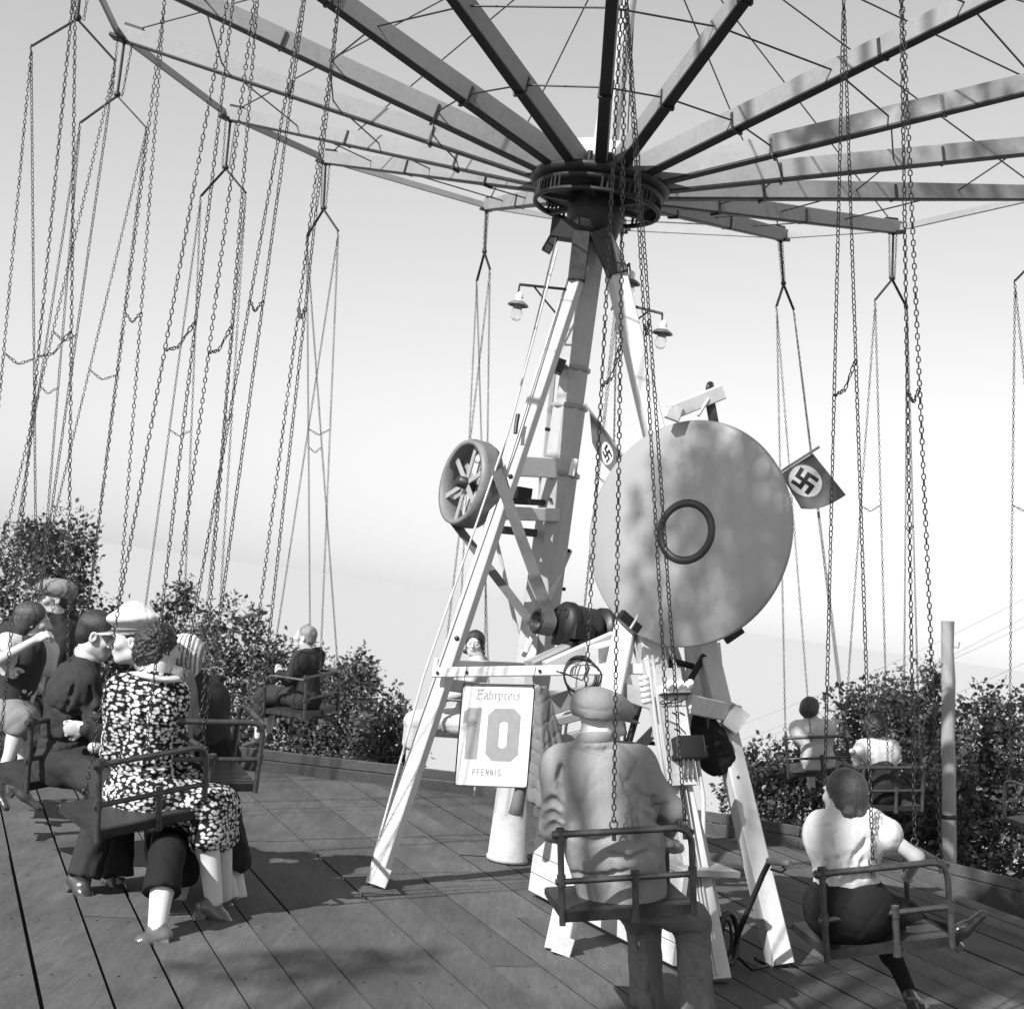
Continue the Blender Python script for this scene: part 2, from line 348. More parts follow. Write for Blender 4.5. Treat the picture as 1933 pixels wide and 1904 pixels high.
for i in range(6):
    a = 2*math.pi*(i+.3)/6; d = Vector((math.cos(a), math.sin(a), 0))
    MB().beam(MC+d*.15+Zv*(HZ-.13), MC+d*.41+Zv*(HZ-.14), .05, .03).build('spoke', DARKI, hub)
for i in range(16):
    d = rad(i+.5); MB().cyl(MC+d*.33+Zv*(HZ+.05), MC+d*.33+Zv*(HZ+.12), .018, 8).build('bolt', DARKI, hub)
MB().lathe([(.0, .24), (.30, .22), (.31, .05), (.0, .05)], MC+Zv*HZ, Zv, 24).build('hub_drum', WHITEP2, hub)
MB().box(MC+Vector((-.17, -.07, HZ-.34)), (.11, 0, 0), (0, .06, 0), (0, 0, .06)).build('bearing_block', DARKI, hub)
MB().box(MC+Vector((-.27, -.09, HZ-.45)), (.03, 0, 0), (0, .03, 0), (.02, 0, .05)).build('cable_anchor', DARKI, hub)
# sixteen arms with ring rods, rim bars and stays
for k in range(16):
    a = MB(); p0, p1 = armpt(k, .27, .035), armpt(k, RT+.04); a.beam(p0, p1, .078, .138, ch=.005, taper=.72); arm = a.build('arm', ARMP, car)
    e = rad(k); tl = Vector((-e.y, e.x, 0))
    MB().beam(armpt(k, RT-.05, -.045), armpt(k, RT+.055, -.045), .10, .025).build('end_shoe', DARKI, arm)
    MB().beam(armpt(k, RT-.16, .058), armpt(k, RT-.03, .058), .05, .03).build('end_clamp', DARKI, arm)
    MB().beam(armpt(k, .3, -.040), armpt(k, RT-.06, -.052), .072, .012, ch=.002, taper=.7).build('underside_shade_strip', DARKI, arm)  # dark strip added below the arm so its underside reads as deep shade
    for rr in (1.15, 2.15): MB().beam(armpt(k, rr-.008), armpt(k, rr+.008), .086, .142 - .015*rr).build('iron_band', IRON, arm)
    MB().tube([MC+Zv*6.38, armpt(k, RT-.12, .06)], .0055, 6).build('stay_rod', IRON, car)
    for rr, w in ((1.15, .0055), (1.85, .0055), (2.65, .0055)):
        MB().tube([armpt(k, rr, .01), armpt(k+1, rr, .01)], w, 6).build('ring_rod', IRON, car)
    MB().beam(armpt(k, RT+.02, -.005), armpt(k+1, RT+.02, -.005), .02, .055, ch=.003).build('rim_bar', GREYP, car)
# legs: two long ones to the mast head, a pair that carries the machine frame
B1, T1 = UZ(708, 1671), U(1096, 500, 8.66)
B4, T4 = UZ(1474, 1822), U(1152, 470, 8.66)
B2, T2 = UZ(1052, 1796), U(1198, 1108, 7.55)
B3, T3 = UZ(1352, 1852), U(1212, 1140, 7.5)
B5, T5 = Vector((1.35, 10.35, 0)), MC+Vector((.06, .1, 4.0))
B6, T6 = Vector((-.85, 10.2, 0)), MC+Vector((-.06, .1, 4.0))
LEGS = {}
def leg(B, T, w, h, up, m=WHITEP):
    B = Vector((B.x, B.y, .002)); d = (T-B).normalized(); l = MB().beam(B-d*.0+Zv*.0, T, w, h, up=up, ch=.007).build('support_leg', m, car)
    return l
l1 = leg(B1, T1, .094, .075, Vector((-.5, -.85, 0)))
l4 = leg(B4, T4, .11, .115, Vector((.25, -.95, 0)))
l2 = leg(B2, T2, .115, .09, Vector((-.3, -.95, 0)))
l3 = leg(B3, T3, .125, .10, Vector((.2, -.97, 0)))
for (l_, B_, T_, ts) in ((l1, B1, T1, (.36, .62)), (l4, B4, T4, (.1, .22, .4, .52)), (l2, B2, T2, (.3, .6)), (l3, B3, T3, (.12, .35))):
    for t_ in ts:
        p_ = B_+(T_-B_)*t_+Vector((.0, -.055, 0)); MB().lathe([(0, -.012), (.010, -.010), (.016, 0)], p_, (0, 1, 0), 8).build('bolt', IRON, l_)
def on(B, T, t): return B+(T-B)*t
MB().box(B1+Vector((.03, -.02, .045)), (.04, 0, 0), (0, .05, 0), (0.01, 0.02, .045)).build('foot_block', WHITEP2, l1)
MB().box(B2+Vector((.02, -.03, .04)), (.045, 0, 0), (0, .04, 0), (0.008, 0.01, .04)).build('foot_block', WHITEP2, l2)
# long guy rod beside the left leg
MB().tube([UZ(692, 1668), U(800, 1275, 7.8), U(962, 808, 8.2), U(1052, 470, 8.5)], .0065, 8).build('guy_rod', WHITEP2, car)
MB().tube([U(936, 900, 8.15), U(985, 720, 8.3), U(1050, 450, 8.5)], .005, 6).build('guy_wire', IRON, car)
MB().tube([U(973, 818, 8.2), U(975, 800, 8.22), U(978, 782, 8.24)], .013, 8).build('turnbuckle', IRON, car)
# head fittings where the long legs meet the mast
MB().beam(U(1132, 440, 8.62), U(1168, 520, 8.55), .13, .10, up=Vector((0, -1, 0))).build('head_plate', IRON, l4)
MB().beam(U(1098, 440, 8.62), U(1088, 530, 8.60), .11, .09, up=Vector((0, -1, 0))).build('head_plate', IRON, l1)
# bracket frame of the big pulley: planks, uprights, rods
brk = MB().beam(U(955, 878, 8.45), U(1056, 884, 8.72), .05, .13).build('bracket_plank', WHITEP, car)
MB().beam(U(948, 968, 8.45), U(1052, 972, 8.70), .05, .085).build('bracket_plank', WHITEP, car)
MB().beam(U(1026, 870, 8.95), U(1020, 1000, 8.95), .05, .05, up=Vector((0, -1, 0))).build('bracket_upright', GREYP, car)
MB().beam(U(1046, 690, 8.95), U(1028, 880, 8.95), .035, .05, up=Vector((0, -1, 0))).build('bracket_upright', GREYP, car)
MB().box(U(1056, 692, 8.66), (.03, 0, 0), (0, .05, 0), (.01, 0, .045)).build('bracket_clamp', IRON, car)
MB().box(U(1082, 882, 8.66), (.02, 0, 0), (0, .02, 0), (.006, 0, .055)).build('porcelain_holder', PORC, mast)
MB().tube([U(958, 945, 8.5), U(1050, 950, 8.8)], .02, 8).build('pulley_shaft', DARKI, car)
MB().box(U(985, 935, 8.62), (.045, .02, 0), (-.02, .045, 0), (0, 0, .05)).build('shaft_bearing', DARKI, car)
MB().beam(U(950, 1000, 8.55), U(1010, 1006, 8.7), .05, .05).build('bracket_plank', IRON, car)
# braces behind the belt
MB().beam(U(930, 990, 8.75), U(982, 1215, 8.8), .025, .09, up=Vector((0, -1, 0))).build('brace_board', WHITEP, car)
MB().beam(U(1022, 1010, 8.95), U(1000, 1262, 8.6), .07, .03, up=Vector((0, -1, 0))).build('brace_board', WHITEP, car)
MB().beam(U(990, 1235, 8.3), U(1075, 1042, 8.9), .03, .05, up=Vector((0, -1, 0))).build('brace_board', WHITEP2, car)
# cross planks
x1a, x1b = U(818, 1269, 7.80), U(1232, 1262, 7.32)
xp = MB().beam(x1a, x1b, .035, .058).build('cross_plank', WHITEP, car)
for t in (.02, .16, .5):
    p = x1a+(x1b-x1a)*t; MB().cyl(p+Vector((0, -.02, 0)), p+Vector((0, -.03, 0)), .009, 8).build('bolt', DARKI, xp)
MB().beam(U(822, 1251, 8.0), U(1020, 1262, 8.6), .035, .06).build('cross_plank', WHITEP, car)
MB().beam(U(838, 1292, 8.0), U(1200, 1330, 8.5), .05, .07).build('cross_plank', WHITEP2, car)
MB().beam(U(1140, 1292, 7.35), U(1250, 1330, 7.22), .04, .09).build('cross_plank', GREYP, car)
MB().beam(U(1300, 1328, 7.1), U(1392, 1348, 7.5), .04, .10).build('cross_plank', WHITEP2, car)
MB().beam(U(1372, 1345, 7.42), U(1398, 1365, 7.42), .16, .13).build('gusset', WHITEP, l4)
# machine bed: two sloping bearers, a deck of boards below
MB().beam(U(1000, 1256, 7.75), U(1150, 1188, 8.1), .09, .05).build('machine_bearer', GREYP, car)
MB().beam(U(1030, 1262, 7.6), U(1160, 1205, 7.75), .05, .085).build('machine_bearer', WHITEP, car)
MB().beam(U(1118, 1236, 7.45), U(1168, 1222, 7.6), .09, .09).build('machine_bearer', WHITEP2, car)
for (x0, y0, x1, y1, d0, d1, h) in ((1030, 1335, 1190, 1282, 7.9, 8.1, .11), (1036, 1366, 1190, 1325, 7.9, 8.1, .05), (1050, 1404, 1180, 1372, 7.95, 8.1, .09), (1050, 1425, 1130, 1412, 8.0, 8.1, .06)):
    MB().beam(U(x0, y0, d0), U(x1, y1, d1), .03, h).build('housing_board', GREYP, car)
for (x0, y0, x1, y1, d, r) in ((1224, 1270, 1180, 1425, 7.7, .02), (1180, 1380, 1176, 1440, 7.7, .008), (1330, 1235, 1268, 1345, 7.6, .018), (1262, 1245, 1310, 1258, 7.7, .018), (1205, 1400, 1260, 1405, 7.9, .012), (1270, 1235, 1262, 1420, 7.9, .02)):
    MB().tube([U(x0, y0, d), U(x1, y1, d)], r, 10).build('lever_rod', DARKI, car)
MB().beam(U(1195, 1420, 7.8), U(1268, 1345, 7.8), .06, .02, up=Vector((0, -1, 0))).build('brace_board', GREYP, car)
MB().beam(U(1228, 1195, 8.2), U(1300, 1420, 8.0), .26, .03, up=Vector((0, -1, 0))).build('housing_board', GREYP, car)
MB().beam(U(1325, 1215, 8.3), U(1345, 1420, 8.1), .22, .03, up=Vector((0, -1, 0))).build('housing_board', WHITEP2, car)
# big belt pulley and the belt
WN = Vector((-.86, -.50, .06)).normalized(); WC = U(888, 914, 8.35)
pul = MB().lathe([(.235, -.07), (.262, -.075), (.268, -.03), (.268, .03), (.262, .075), (.235, .07), (.245, .0)], WC, WN, 44, closed=True).build('belt_pulley', PULLEY, car)
MB().lathe([(.0, -.09), (.035, -.09), (.04, .0), (.035, .09), (.0, .09)], WC, WN, 16).build('pulley_boss', IRON, pul)
wa = WN.cross(Zv).normalized(); wb = wa.cross(WN).normalized()
for i in range(3):
    for sgn in (-1, 1):
        t = math.radians(100+60*i); d = wa*math.cos(t)+wb*math.sin(t); e = WN*(.03*sgn)
        MB().beam(WC-d*.24+e, WC+d*.24+e, .035, .012, up=WN).build('pulley_spoke', GREYP, pul)
SC = U(1026, 1174, 7.95); r1, r2 = .272, .072
# belt runs as an open loop round both wheels
def belt_path():
    # planar frame through both centres: average normal, points offset towards the small wheel
    v = SC-WC; n = WN; v2 = v - n*v.dot(n); D = v2.length; ex = v2/D; ey = n.cross(ex)
    al = math.acos((r1-r2)/D); P = []
    def pt(c, r, th, f): return c + (ex*math.cos(th)+ey*math.sin(th))*r
    for i in range(25): th = al + (2*math.pi-2*al)*i/24; P.append(WC+(ex*math.cos(th)+ey*math.sin(th))*r1)
    for i in range(11): th = -al + 2*al*i/10; P.append(SC+(ex*math.cos(th)+ey*math.sin(th))*r2)
    return P, n
bp_, bn = belt_path(); bw_ = .042; vs, fs = [], []; cen = (WC+SC)/2
for i, p in enumerate(bp_):
    q = bp_[(i+1) % len(bp_)]-bp_[i-1]; q.normalize(); o = q.cross(bn).normalized()*.0035
    vs += [p-bn*bw_-o, p+bn*bw_-o, p+bn*bw_+o, p-bn*bw_+o]
N = len(bp_)
for i in range(N):
    a, b = i*4, ((i+1) % N)*4; fs += [[a+j, a+(j+1) % 4, b+(j+1) % 4, b+j] for j in range(4)]
link('drive_belt', vs, fs, BELTM, car)
# motor
mot = thing('electric_motor', tuple(U(1090, 1225, 7.95)), 'dark cast-iron electric motor with small belt pulley on the machine frame', 'motor')
A = -WN; mc = U(1088, 1180, 8.0)
MB().lathe([(.0, -.055), (.06, -.055), (.072, -.05), (.072, .05), (.06, .055), (.05, .05), (.05, -.03), (.0, -.03)], SC, -A, 26).build('motor_pulley', IRON, mot)
MB().cyl(SC, mc, .018, 12).build('shaft', IRON, mot)
MB().lathe([(.0, -.13), (.05, -.13), (.105, -.115), (.125, -.09), (.128, -.05), (.115, -.04)], mc, A, 28).build('front_shield', DARKI, mot)
MB().lathe([(.112, -.05), (.118, .0), (.112, .09), (.118, .1), (.10, .13), (.05, .16), (.0, .165)], mc, A, 28).build('motor_body', IRON, mot)
MB().lathe([(.0, .1), (.128, .1), (.132, .13), (.12, .17), (.0, .19)], mc+Vector((.05, .03, 0)), A, 28).build('rear_shield', IRON, mot)
s1 = A.cross(Zv).normalized()
MB().box(mc+s1*-.0+Vector((.03, -.11, -.03)), A*.07, s1*.035, Zv*.045).build('terminal_box', DARKI, mot)
for t in (-.06, .08): MB().box(mc+A*t-Zv*.115, A*.03, s1*.11, Zv*.018).build('motor_foot', DARKI, mot)
for i in range(4):
    th = math.radians(45+90*i); d = s1*math.cos(th)+Zv*math.sin(th); MB().lathe([(.03, -.006), (.036, 0), (.03, .006), (.024, 0)], mc+A*-.118+d*.066, A, 16, closed=True).build('shield_opening', DARKI, mot)
# slip-ring disc
DC = U(1294, 1004, 7.18); DN = Vector((-.60, -.80, .03)).normalized()
disc = thing('flywheel_disc', tuple(DC), 'large pale round metal disc with a dark ring, facing the viewer beside the mast', 'disc')
DR = .604
MB().lathe([(0, .016), (.1, .0165), (.3, .014), (.5, .008), (DR-.012, .002), (DR-.003, -.003), (DR, -.012), (DR-.003, -.022), (DR-.03, -.024), (.3, -.016), (0, -.014)], DC, DN, 96).build('face_plate', DISCM, disc)
rc = DC+DN*.014+Vector((.012, 0, .0))
MB().lathe([(.128, -.004), (.131, .010), (.145, .018), (.160, .018), (.173, .010), (.176, -.004)], rc, DN, 56).build('ring', RINGD, disc)
def dp(px, py, back): return U(px, py, 7.15+back)
MB().beam(dp(1268, 778, .06), dp(1362, 740, .14), .06, .08).build('top_bar', WHITEP, disc)
MB().box(dp(1272, 780, .06), (.04, 0, 0), (0, .03, 0), (.008, 0, .035)).build('bar_block', WHITEP, disc)
MB().lathe([(0, -.012), (.04, -.012), (.045, 0), (.04, .012), (0, .012)], dp(1340, 735, .16), Vector((.9, -.4, 0)), 20).build('top_roller', IRON, disc)
MB().beam(dp(1338, 745, .14), dp(1348, 800, .12), .05, .03, up=Vector((0, -1, 0))).build('hanger_strap', IRON, disc)
MB().tube([dp(1318, 785, .06), dp(1338, 752, .09)], .008, 8).build('hook_rod', WHITEP, disc)
MB().beam(dp(1172, 1158, -.02), dp(1205, 1188, .03), .04, .05).build('clamp_block', DARKI, disc)
MB().tube([dp(1190, 1186, -.05), dp(1200, 1170, -.06), dp(1204, 1162, -.03)], .007, 8).build('clamp_tie', WHITEP, disc)
MB().beam(dp(1368, 1208, .2), dp(1400, 1186, .2), .05, .05).build('clamp_block', DARKI, disc)
da = DN.cross(Zv).normalized(); db = da.cross(DN).normalized()
MB().beam(DC-DN*.06-db*.5, DC-DN*.06+db*.5, .05, .05, up=DN).build('backing_bar', WHITEP2, disc)
MB().beam(DC-DN*.06-da*.45, DC-DN*.06+da*.45, .05, .05, up=DN).build('backing_bar', WHITEP2, disc)
# ------------------------------------------------------------------ swings
PITCH_L, NL = .0245, 154
def link_mesh(n, name):
    """a straight chain of n links hanging from (0,0,0) down to (0,0,-n*pitch)"""
    vs, fs = [], []
    for i in range(n):
        z = -(i+.5)*PITCH_L; tw = (math.pi/2 if i % 2 else 0) + .35 + RNG.normal()*.16
        hx, hz, wr = .0076, .0095, .0027; P = []
        for j in range(10):
            a = 2*math.pi*j/10; x = hx*math.cos(a); zz = hz*math.sin(a)*.6 + (.0062 if math.sin(a) > .01 else (-.0062 if math.sin(a) < -.01 else 0))
            P.append(Vector((x*math.cos(tw), x*math.sin(tw), z+zz)))
        b = MB(); b.tube(P, wr, 4, closed=True); o = len(vs); vs += b.v; fs += [[q+o for q in f] for f in b.f]
    me = bpy.data.meshes.new(name); me.from_pydata([tuple(v) for v in vs], [], fs); me.polygons.foreach_set('use_smooth', [True]*len(fs)); me.materials.append(CHAINM); return me
CH = [link_mesh(NL, 'chain'), link_mesh(NL, 'chain')]; CL = NL*PITCH_L
CH_S = link_mesh(15, 'short_chain'); CS = 15*PITCH_L
CH_X = link_mesh(5, 'cross_chain'); CX = 5*PITCH_L
def chain_between(name, me, L, a, b, parent, roll=0.):
    a, b = Vector(a), Vector(b); d = a-b; q = d.to_track_quat('Z', 'Y').to_matrix().to_4x4()
    return inst(name, me, parent, Matrix.Translation(a) @ q @ Matrix.Rotation(roll, 4, 'Z') @ Matrix.Diagonal((1, 1, d.length/L, 1)))
def arc(p, c, q, n=5):                 # rounded corner p -> q round control c
    return [p*(1-t)**2 + c*2*t*(1-t) + q*t*t for t in [i/n for i in range(n+1)]]
V = Vector
def chair_parts():
    out = []; r = .0135
    b = MB(); b.box((0, 0, -.018), (.262, 0, 0), (0, .185, 0), (0, 0, .018), ch=.008); out.append(('seat', b, SEATW))
    b = MB(); b.tube([V((-.295, -.205, .30)), V((.19, -.205, .30))] + arc(V((.19, -.205, .30)), V((.262, -.205, .30)), V((.262, -.205, .225)))[1:] + [V((.262, -.205, -.045))], r, 10); out.append(('back_rail', b, RAILM))
    b = MB(); b.tube([V((-.262, -.205, .325)), V((-.262, -.205, -.05))], r, 10); b.cyl(V((-.262, -.205, .325)), V((-.262, -.205, .278)), .018, 12); b.cyl(V((-.29, -.205, .30)), V((-.235, -.205, .30)), .017, 12); out.append(('post', b, RAILM))
    b = MB(); b.tube([V((-.285, -.205, .118)), V((.262, -.205, .118))], r*.9, 10)
    for x in (-.262, .03, .262): b.cyl(V((x, -.205, .10)), V((x, -.205, .145)), .0175, 12)
    out.append(('middle_rail', b, RAILM))
    b = MB(); b.tube([V((.03, -.205, .118)), V((.03, -.205, -.05))], r*1.05, 10); b.cyl(V((.03, -.205, -.012)), V((.03, -.205, -.055)), .018, 12); out.append(('post', b, RAILM))
    b = MB(); b.box((0, -.197, -.02), (.262, 0, 0), (0, .008, 0), (0, 0, .02), ch=.002); out.append(('seat_iron', b, IRON)); b = MB(); b.box((0, .197, -.022), (.262, 0, 0), (0, .008, 0), (0, 0, .012), ch=.002); out.append(('seat_iron', b, IRON))
    b = MB(); b.tube([V((-.262, .195, -.035)), V((-.262, .195, .27)), V((-.262, .15, .30))], r*.95, 10); out.append(('front_post', b, RAILM))
    for s in (1, -1):
        b = MB(); x = .262*s
        b.tube([V((x, -.205, .28)), V((x, .10, .285))] + arc(V((x, .10, .285)), V((x, .185, .285)), V((x, .195, .20)))[1:] + [V((x, .195, -.035))], r*.95, 10); out.append(('arm_rail', b, RAILM))
    return out
CHAIR = []
for nm, b, m in chair_parts():
    me = bpy.data.meshes.new(nm); me.from_pydata(b.v, [], b.f); me.polygons.foreach_set('use_smooth', b.sm); me.materials.append(m); CHAIR.append((nm, me))
ATT = {'fl': V((-.262, .14, .30)), 'fr': V((.262, .09, .30)), 'bl': V((-.05, -.205, .315)), 'br': V((.235, -.205, .305))}
ringm = MB(); ringm.tube([V((.016*math.cos(t), 0, .016*math.sin(t)+.012)) for t in [2*math.pi*i/14 for i in range(14)]], .0032, 6, closed=True); ringm.cyl(V((0, 0, -.01)), V((0, 0, -.05)), .009, 10)
RINGM = bpy.data.meshes.new('shackle'); RINGM.from_pydata(ringm.v, [], ringm.f); RINGM.polygons.foreach_set('use_smooth', ringm.sm); RINGM.materials.append(RAILM)
YOKE_H, HANG = .205, .36
SEATS = {}
ROLLS = {7: 8, 8: 2, 9: 4, 6: 2}
def swing(key, hook, S, yaw, label, yokeyaw):
    hook, S = Vector(hook), Vector(S); u = (hook-S).normalized()
    f = Vector((math.sin(math.radians(yaw)), math.cos(math.radians(yaw)), 0)); f = (f-u*f.dot(u)).normalized(); rt = f.cross(u)
    cu = u; ro = math.radians(ROLLS.get(key, 0)); rt, cu = rt*math.cos(ro)+u*math.sin(ro), u*math.cos(ro)-rt*math.sin(ro)
    Mx = Matrix((rt, f, cu)).transposed().to_4x4(); Mx.translation = S; SEATS[key] = Mx
    t = thing('swing_chair', tuple(S), label, 'swing', 'swing chairs hanging from the carousel arms')
    for i, (nm, me) in enumerate(CHAIR):           # the near chairs are open on the boarding side
        if i in ((len(CHAIR)-1, len(CHAIR)-3) if key in (6, 7, 8, 9, '7b') else (len(CHAIR)-3,)): continue
        inst(nm, me, t, Mx)
    apex = hook-u*HANG; yd = Vector((math.sin(math.radians(yokeyaw)), math.cos(math.radians(yokeyaw)), 0)); yd = (yd-u*yd.dot(u)).normalized()
    inA, outA = apex-u*YOKE_H-yd*.235, apex-u*YOKE_H+yd*.235       # yd points outwards
    for e in (inA, outA):
        MB().beam(apex, e, .022, .011, up=u).build('yoke_bar', IRON, t)
        MB().tube([e+u*.012, e-u*.012-Vector((.006, 0, 0)), e-u*.03], .005, 6).build('hook', IRON, t)
    MB().tube([hook+u*.03, apex+u*.02], .010, 8).build('hanger', IRON, t)
    MB().ball(apex+u*.01, .024, 6).build('hanger_eye', IRON, t)
    MB().ball(hook+u*.02, .02, 6).build('hanger_eye', IRON, t)
    chain_between('short_chain', CH_S, CS, hook+yd*.05+u*.03, apex+yd*.035, t)
    chain_between('short_chain', CH_S, CS, hook-yd*.06+u*.03, apex-yd*.035, t)
    W = {k: Mx @ v for k, v in ATT.items()}
    if key in (6, 7, 8, 9, '7b'): W['fl'] = Mx @ V((-.13, .185, .02))
    # inner yoke end takes the two attachments nearer the axis side
    side = 1 if rt.dot(yd) > 0 else -1
    pairs = ((inA, ('fl', 'bl')), (outA, ('fr', 'br'))) if side > 0 else ((inA, ('fr', 'br')), (outA, ('fl', 'bl')))
    for i, (e, ks) in enumerate(pairs):
        e2 = e-u*.03
        for j, kk in enumerate(ks):
            chain_between('chain', CH[(i+j) % 2], CL, e2, W[kk]+u*.02, t, roll=(i*2+j)*.7)
            inst('shackle', RINGM, t, Matrix.Translation(W[kk]) @ Mx.to_3x3().to_4x4())
        fr = .44 + .04*i; p, q = e2+(W[ks[0]]-e2)*fr, e2+(W[ks[1]]-e2)*fr; mid = (p+q)/2-u*.05
        L = (p-mid).length
        chain_between('cross_chain', CH_X, CX, p, mid, t); chain_between('cross_chain', CH_X, CX, q, mid, t)
    return t
def hookof(k, r=None): return armpt(k, (RT-.04) if r is None else r, -.075)
def yyaw(k): e = rad(k); return math.degrees(math.atan2(e.x, e.y))
SW = [  # arm, seat point, yaw, label
 (0, (.92, 12.1, .43), -92, 'empty swing chair almost hidden behind the carousel mast'),
 (1, U(868, 1380, 12.0), -82, 'swing chair with the woman in the pale dress, behind the price sign'),
 (2, U(568, 1334, 11.75), -66, 'swing chair of the boy in the dark suit, in front of the bushes'),
 (3, U(322, 1372, 10.7), -40, 'empty swing chair hidden behind the floral dress woman'),
 (4, U(66, 1372, 9.2), 100, 'swing chair of the dark capped man at the far left'),
 (5, U(10, 1392, 8.05), 72, 'swing chair of the girl with white puffed sleeves at the left edge'),
 (6, U(82, 1446, 7.1), -58, 'swing chair under the man in the dark suit'),
 (7, U(246, 1520, 6.36), -44, 'swing chair under the woman in the floral dress'),
 (8, U(1164, 1688, 5.63), -8, 'nearest swing chair, under the man in the tweed cap'),
 (9, U(1640, 1752, 5.73), -8, 'swing chair under the girl with the white blouse and rolled dark hair'),
 (10, (3.05, 6.2, .50), 40, 'empty swing chair just outside the right edge of the picture'),
 (11, (4.0, 7.3, .52), 20, 'second empty swing chair beyond the right edge of the picture'),
 (12, (4.45, 8.7, .55), 0, 'third empty swing chair beyond the right edge of the picture'),
 (13, U(1985, 1545, 10.2), -20, 'swing chair with two chains cut by the right edge of the picture'),
 (14, U(1660, 1512, 11.15), -14, 'swing chair of the small dark-haired girl in front of the utility pole bush'),
 (15, U(1545, 1446, 12.1), 12, 'swing chair of the child with bobbed hair, right of the big disc'),
]
for k, S, yaw, lab in SW: swing(k, hookof(k), S, yaw, lab, yyaw(k))
swing('7b', hookof(7, 3.2), U(362, 1452, 6.72), -28, 'inner swing chair of the woman in black behind the floral dress', yyaw(7)+12)
# ------------------------------------------------------------------ price sign with hand lettering
sA, sB, sC, sD = U(875, 1294, 7.55), U(1008, 1295, 7.45), U(996, 1487, 7.45), U(857, 1480, 7.55)   # tl, tr, br, bl
sign = thing('price_sign', tuple((sC+sD)/2), 'white enamel fare sign reading Fahrpreis 10 Pfennig, hung on the cross plank', 'sign')
ex = ((sB-sA)+(sC-sD))/2; SWd = ex.length; ex = ex/SWd; ey = ((sA-sD)+(sB-sC))/2; SHt = ey.length; ey = ey/SHt; en = ex.cross(ey).normalized()
if en.y > 0: en = -en
so = (sA+sB+sC+sD)/4
def sp(u, v, d=0.): return so + ex*((u-.5)*SWd) + ey*((.5-v)*SHt) + en*d
def rrect(w, h, r, n=4):
    P = []
    for cx, cy, a0 in ((w/2-r, h/2-r, 0), (-w/2+r, h/2-r, 90), (-w/2+r, -h/2+r, 180), (w/2-r, -h/2+r, 270)):
        for i in range(n+1): a = math.radians(a0+90*i/n); P.append((cx+r*math.cos(a), cy+r*math.sin(a)))
    return P
MB().prism(rrect(SWd, SHt, .014), so-en*.012, ex, ey, en, .012).build('plate', SIGNM, sign)
rim = MB(); pr = [so+ex*x+ey*y+en*.001 for x, y in rrect(SWd+.002, SHt+.002, .016)]; rim.tube(pr, .0038, 6, closed=True); rim.build('plate_edge', IRON, sign)
def poly_on(mb, pts, z=.0018):           # pts in sign (u,v); convex polygon
    mb.add([sp(u, v, z) for u, v in pts], [list(range(len(pts)))])
one = MB(); 
poly_on(one, [(.185, .245), (.285, .24), (.285, .745), (.130, .745), (.145, .40), (.165, .30)])
one = MB()
one.add([sp(*p, .0018) for p in [(.045, .26), (.155, .222), (.155, .35), (.045, .385)]], [[0, 1, 2, 3]])
one.add([sp(*p, .0020) for p in [(.105, .222), (.295, .222), (.275, .735), (.105, .735)]], [[0, 1, 2, 3]])
one.build('numeral', INKM, sign)
def oct_(cx, cy, w, h, c): return [(cx-w+c, cy-h), (cx+w-c, cy-h), (cx+w, cy-h+c*.72), (cx+w, cy+h-c*.72), (cx+w-c, cy+h), (cx-w+c, cy+h), (cx-w, cy+h-c*.72), (cx-w, cy-h+c*.72)]
zo, zi = oct_(.615, .485, .225, .262, .095), oct_(.615, .485, .058, .132, .03)
zero = MB(); zero.add([sp(*p, .0018) for p in zo+zi], [[i, (i+1) % 8, 8+(i+1) % 8, 8+i] for i in range(8)]); zero.build('numeral', INKM, sign)
# broad-nib strokes for the blackletter word, fine strokes for the unit
def nib(mb, pts, w, ang, z=.0018):
    nx, ny = w*math.cos(ang), -w*math.sin(ang)
    for (a, b) in zip(pts[:-1], pts[1:]):
        q = [(a[0]-nx/2, a[1]-ny/2), (a[0]+nx/2, a[1]+ny/2), (b[0]+nx/2, b[1]+ny/2), (b[0]-nx/2, b[1]-ny/2)]
        mb.add([sp(u, v, z) for u, v in q], [[0, 1, 2, 3]])
GL = {'F': [[(.30, .08), (.30, .80), (.18, .98), (.0, .92)], [(.05, .12), (.30, .05), (.55, .12), (.9, -.02)], [(.30, .48), (.75, .46)], [(.30, .98), (.5, 1.02)]],
 'a': [[(.1, .5), (.3, .38), (.52, .5), (.5, .9), (.66, 1.)], [(.5, .62), (.14, .72), (.14, .92), (.3, 1.), (.5, .88)]],
 'h': [[(.15, .05), (.16, .95), (.28, 1.)], [(.16, .5), (.4, .38), (.54, .52), (.5, .95), (.34, 1.22)]],
 'r': [[(.1, .42), (.22, .5), (.2, .92), (.32, 1.)], [(.22, .52), (.45, .38), (.55, .46)]],
 'p': [[(.15, .42), (.2, .5), (.18, 1.28)], [(.2, .5), (.44, .38), (.56, .52), (.54, .88), (.34, 1.), (.2, .9)]],
 'e': [[(.18, .68), (.5, .56), (.46, .42), (.3, .38), (.14, .52), (.14, .88), (.32, 1.), (.52, .92)]],
 'i': [[(.1, .42), (.22, .5), (.2, .92), (.34, 1.)], [(.2, .22), (.26, .26)]],
 's': [[(.5, .46), (.34, .38), (.16, .5), (.46, .72), (.44, .92), (.28, 1.), (.1, .94)]]}
word = MB(); x = .195
for ch, adv in zip('Fahrpreis', (.105, .072, .072, .058, .076, .058, .066, .048, .066)):
    sc = .105; 
    for st in GL[ch]: nib(word, [(x+p[0]*sc*(1.05 if ch != 'F' else 1.1), .035+p[1]*.098) for p in st], .0175, math.radians(38))
    x += adv
word.build('lettering', INKM, sign)
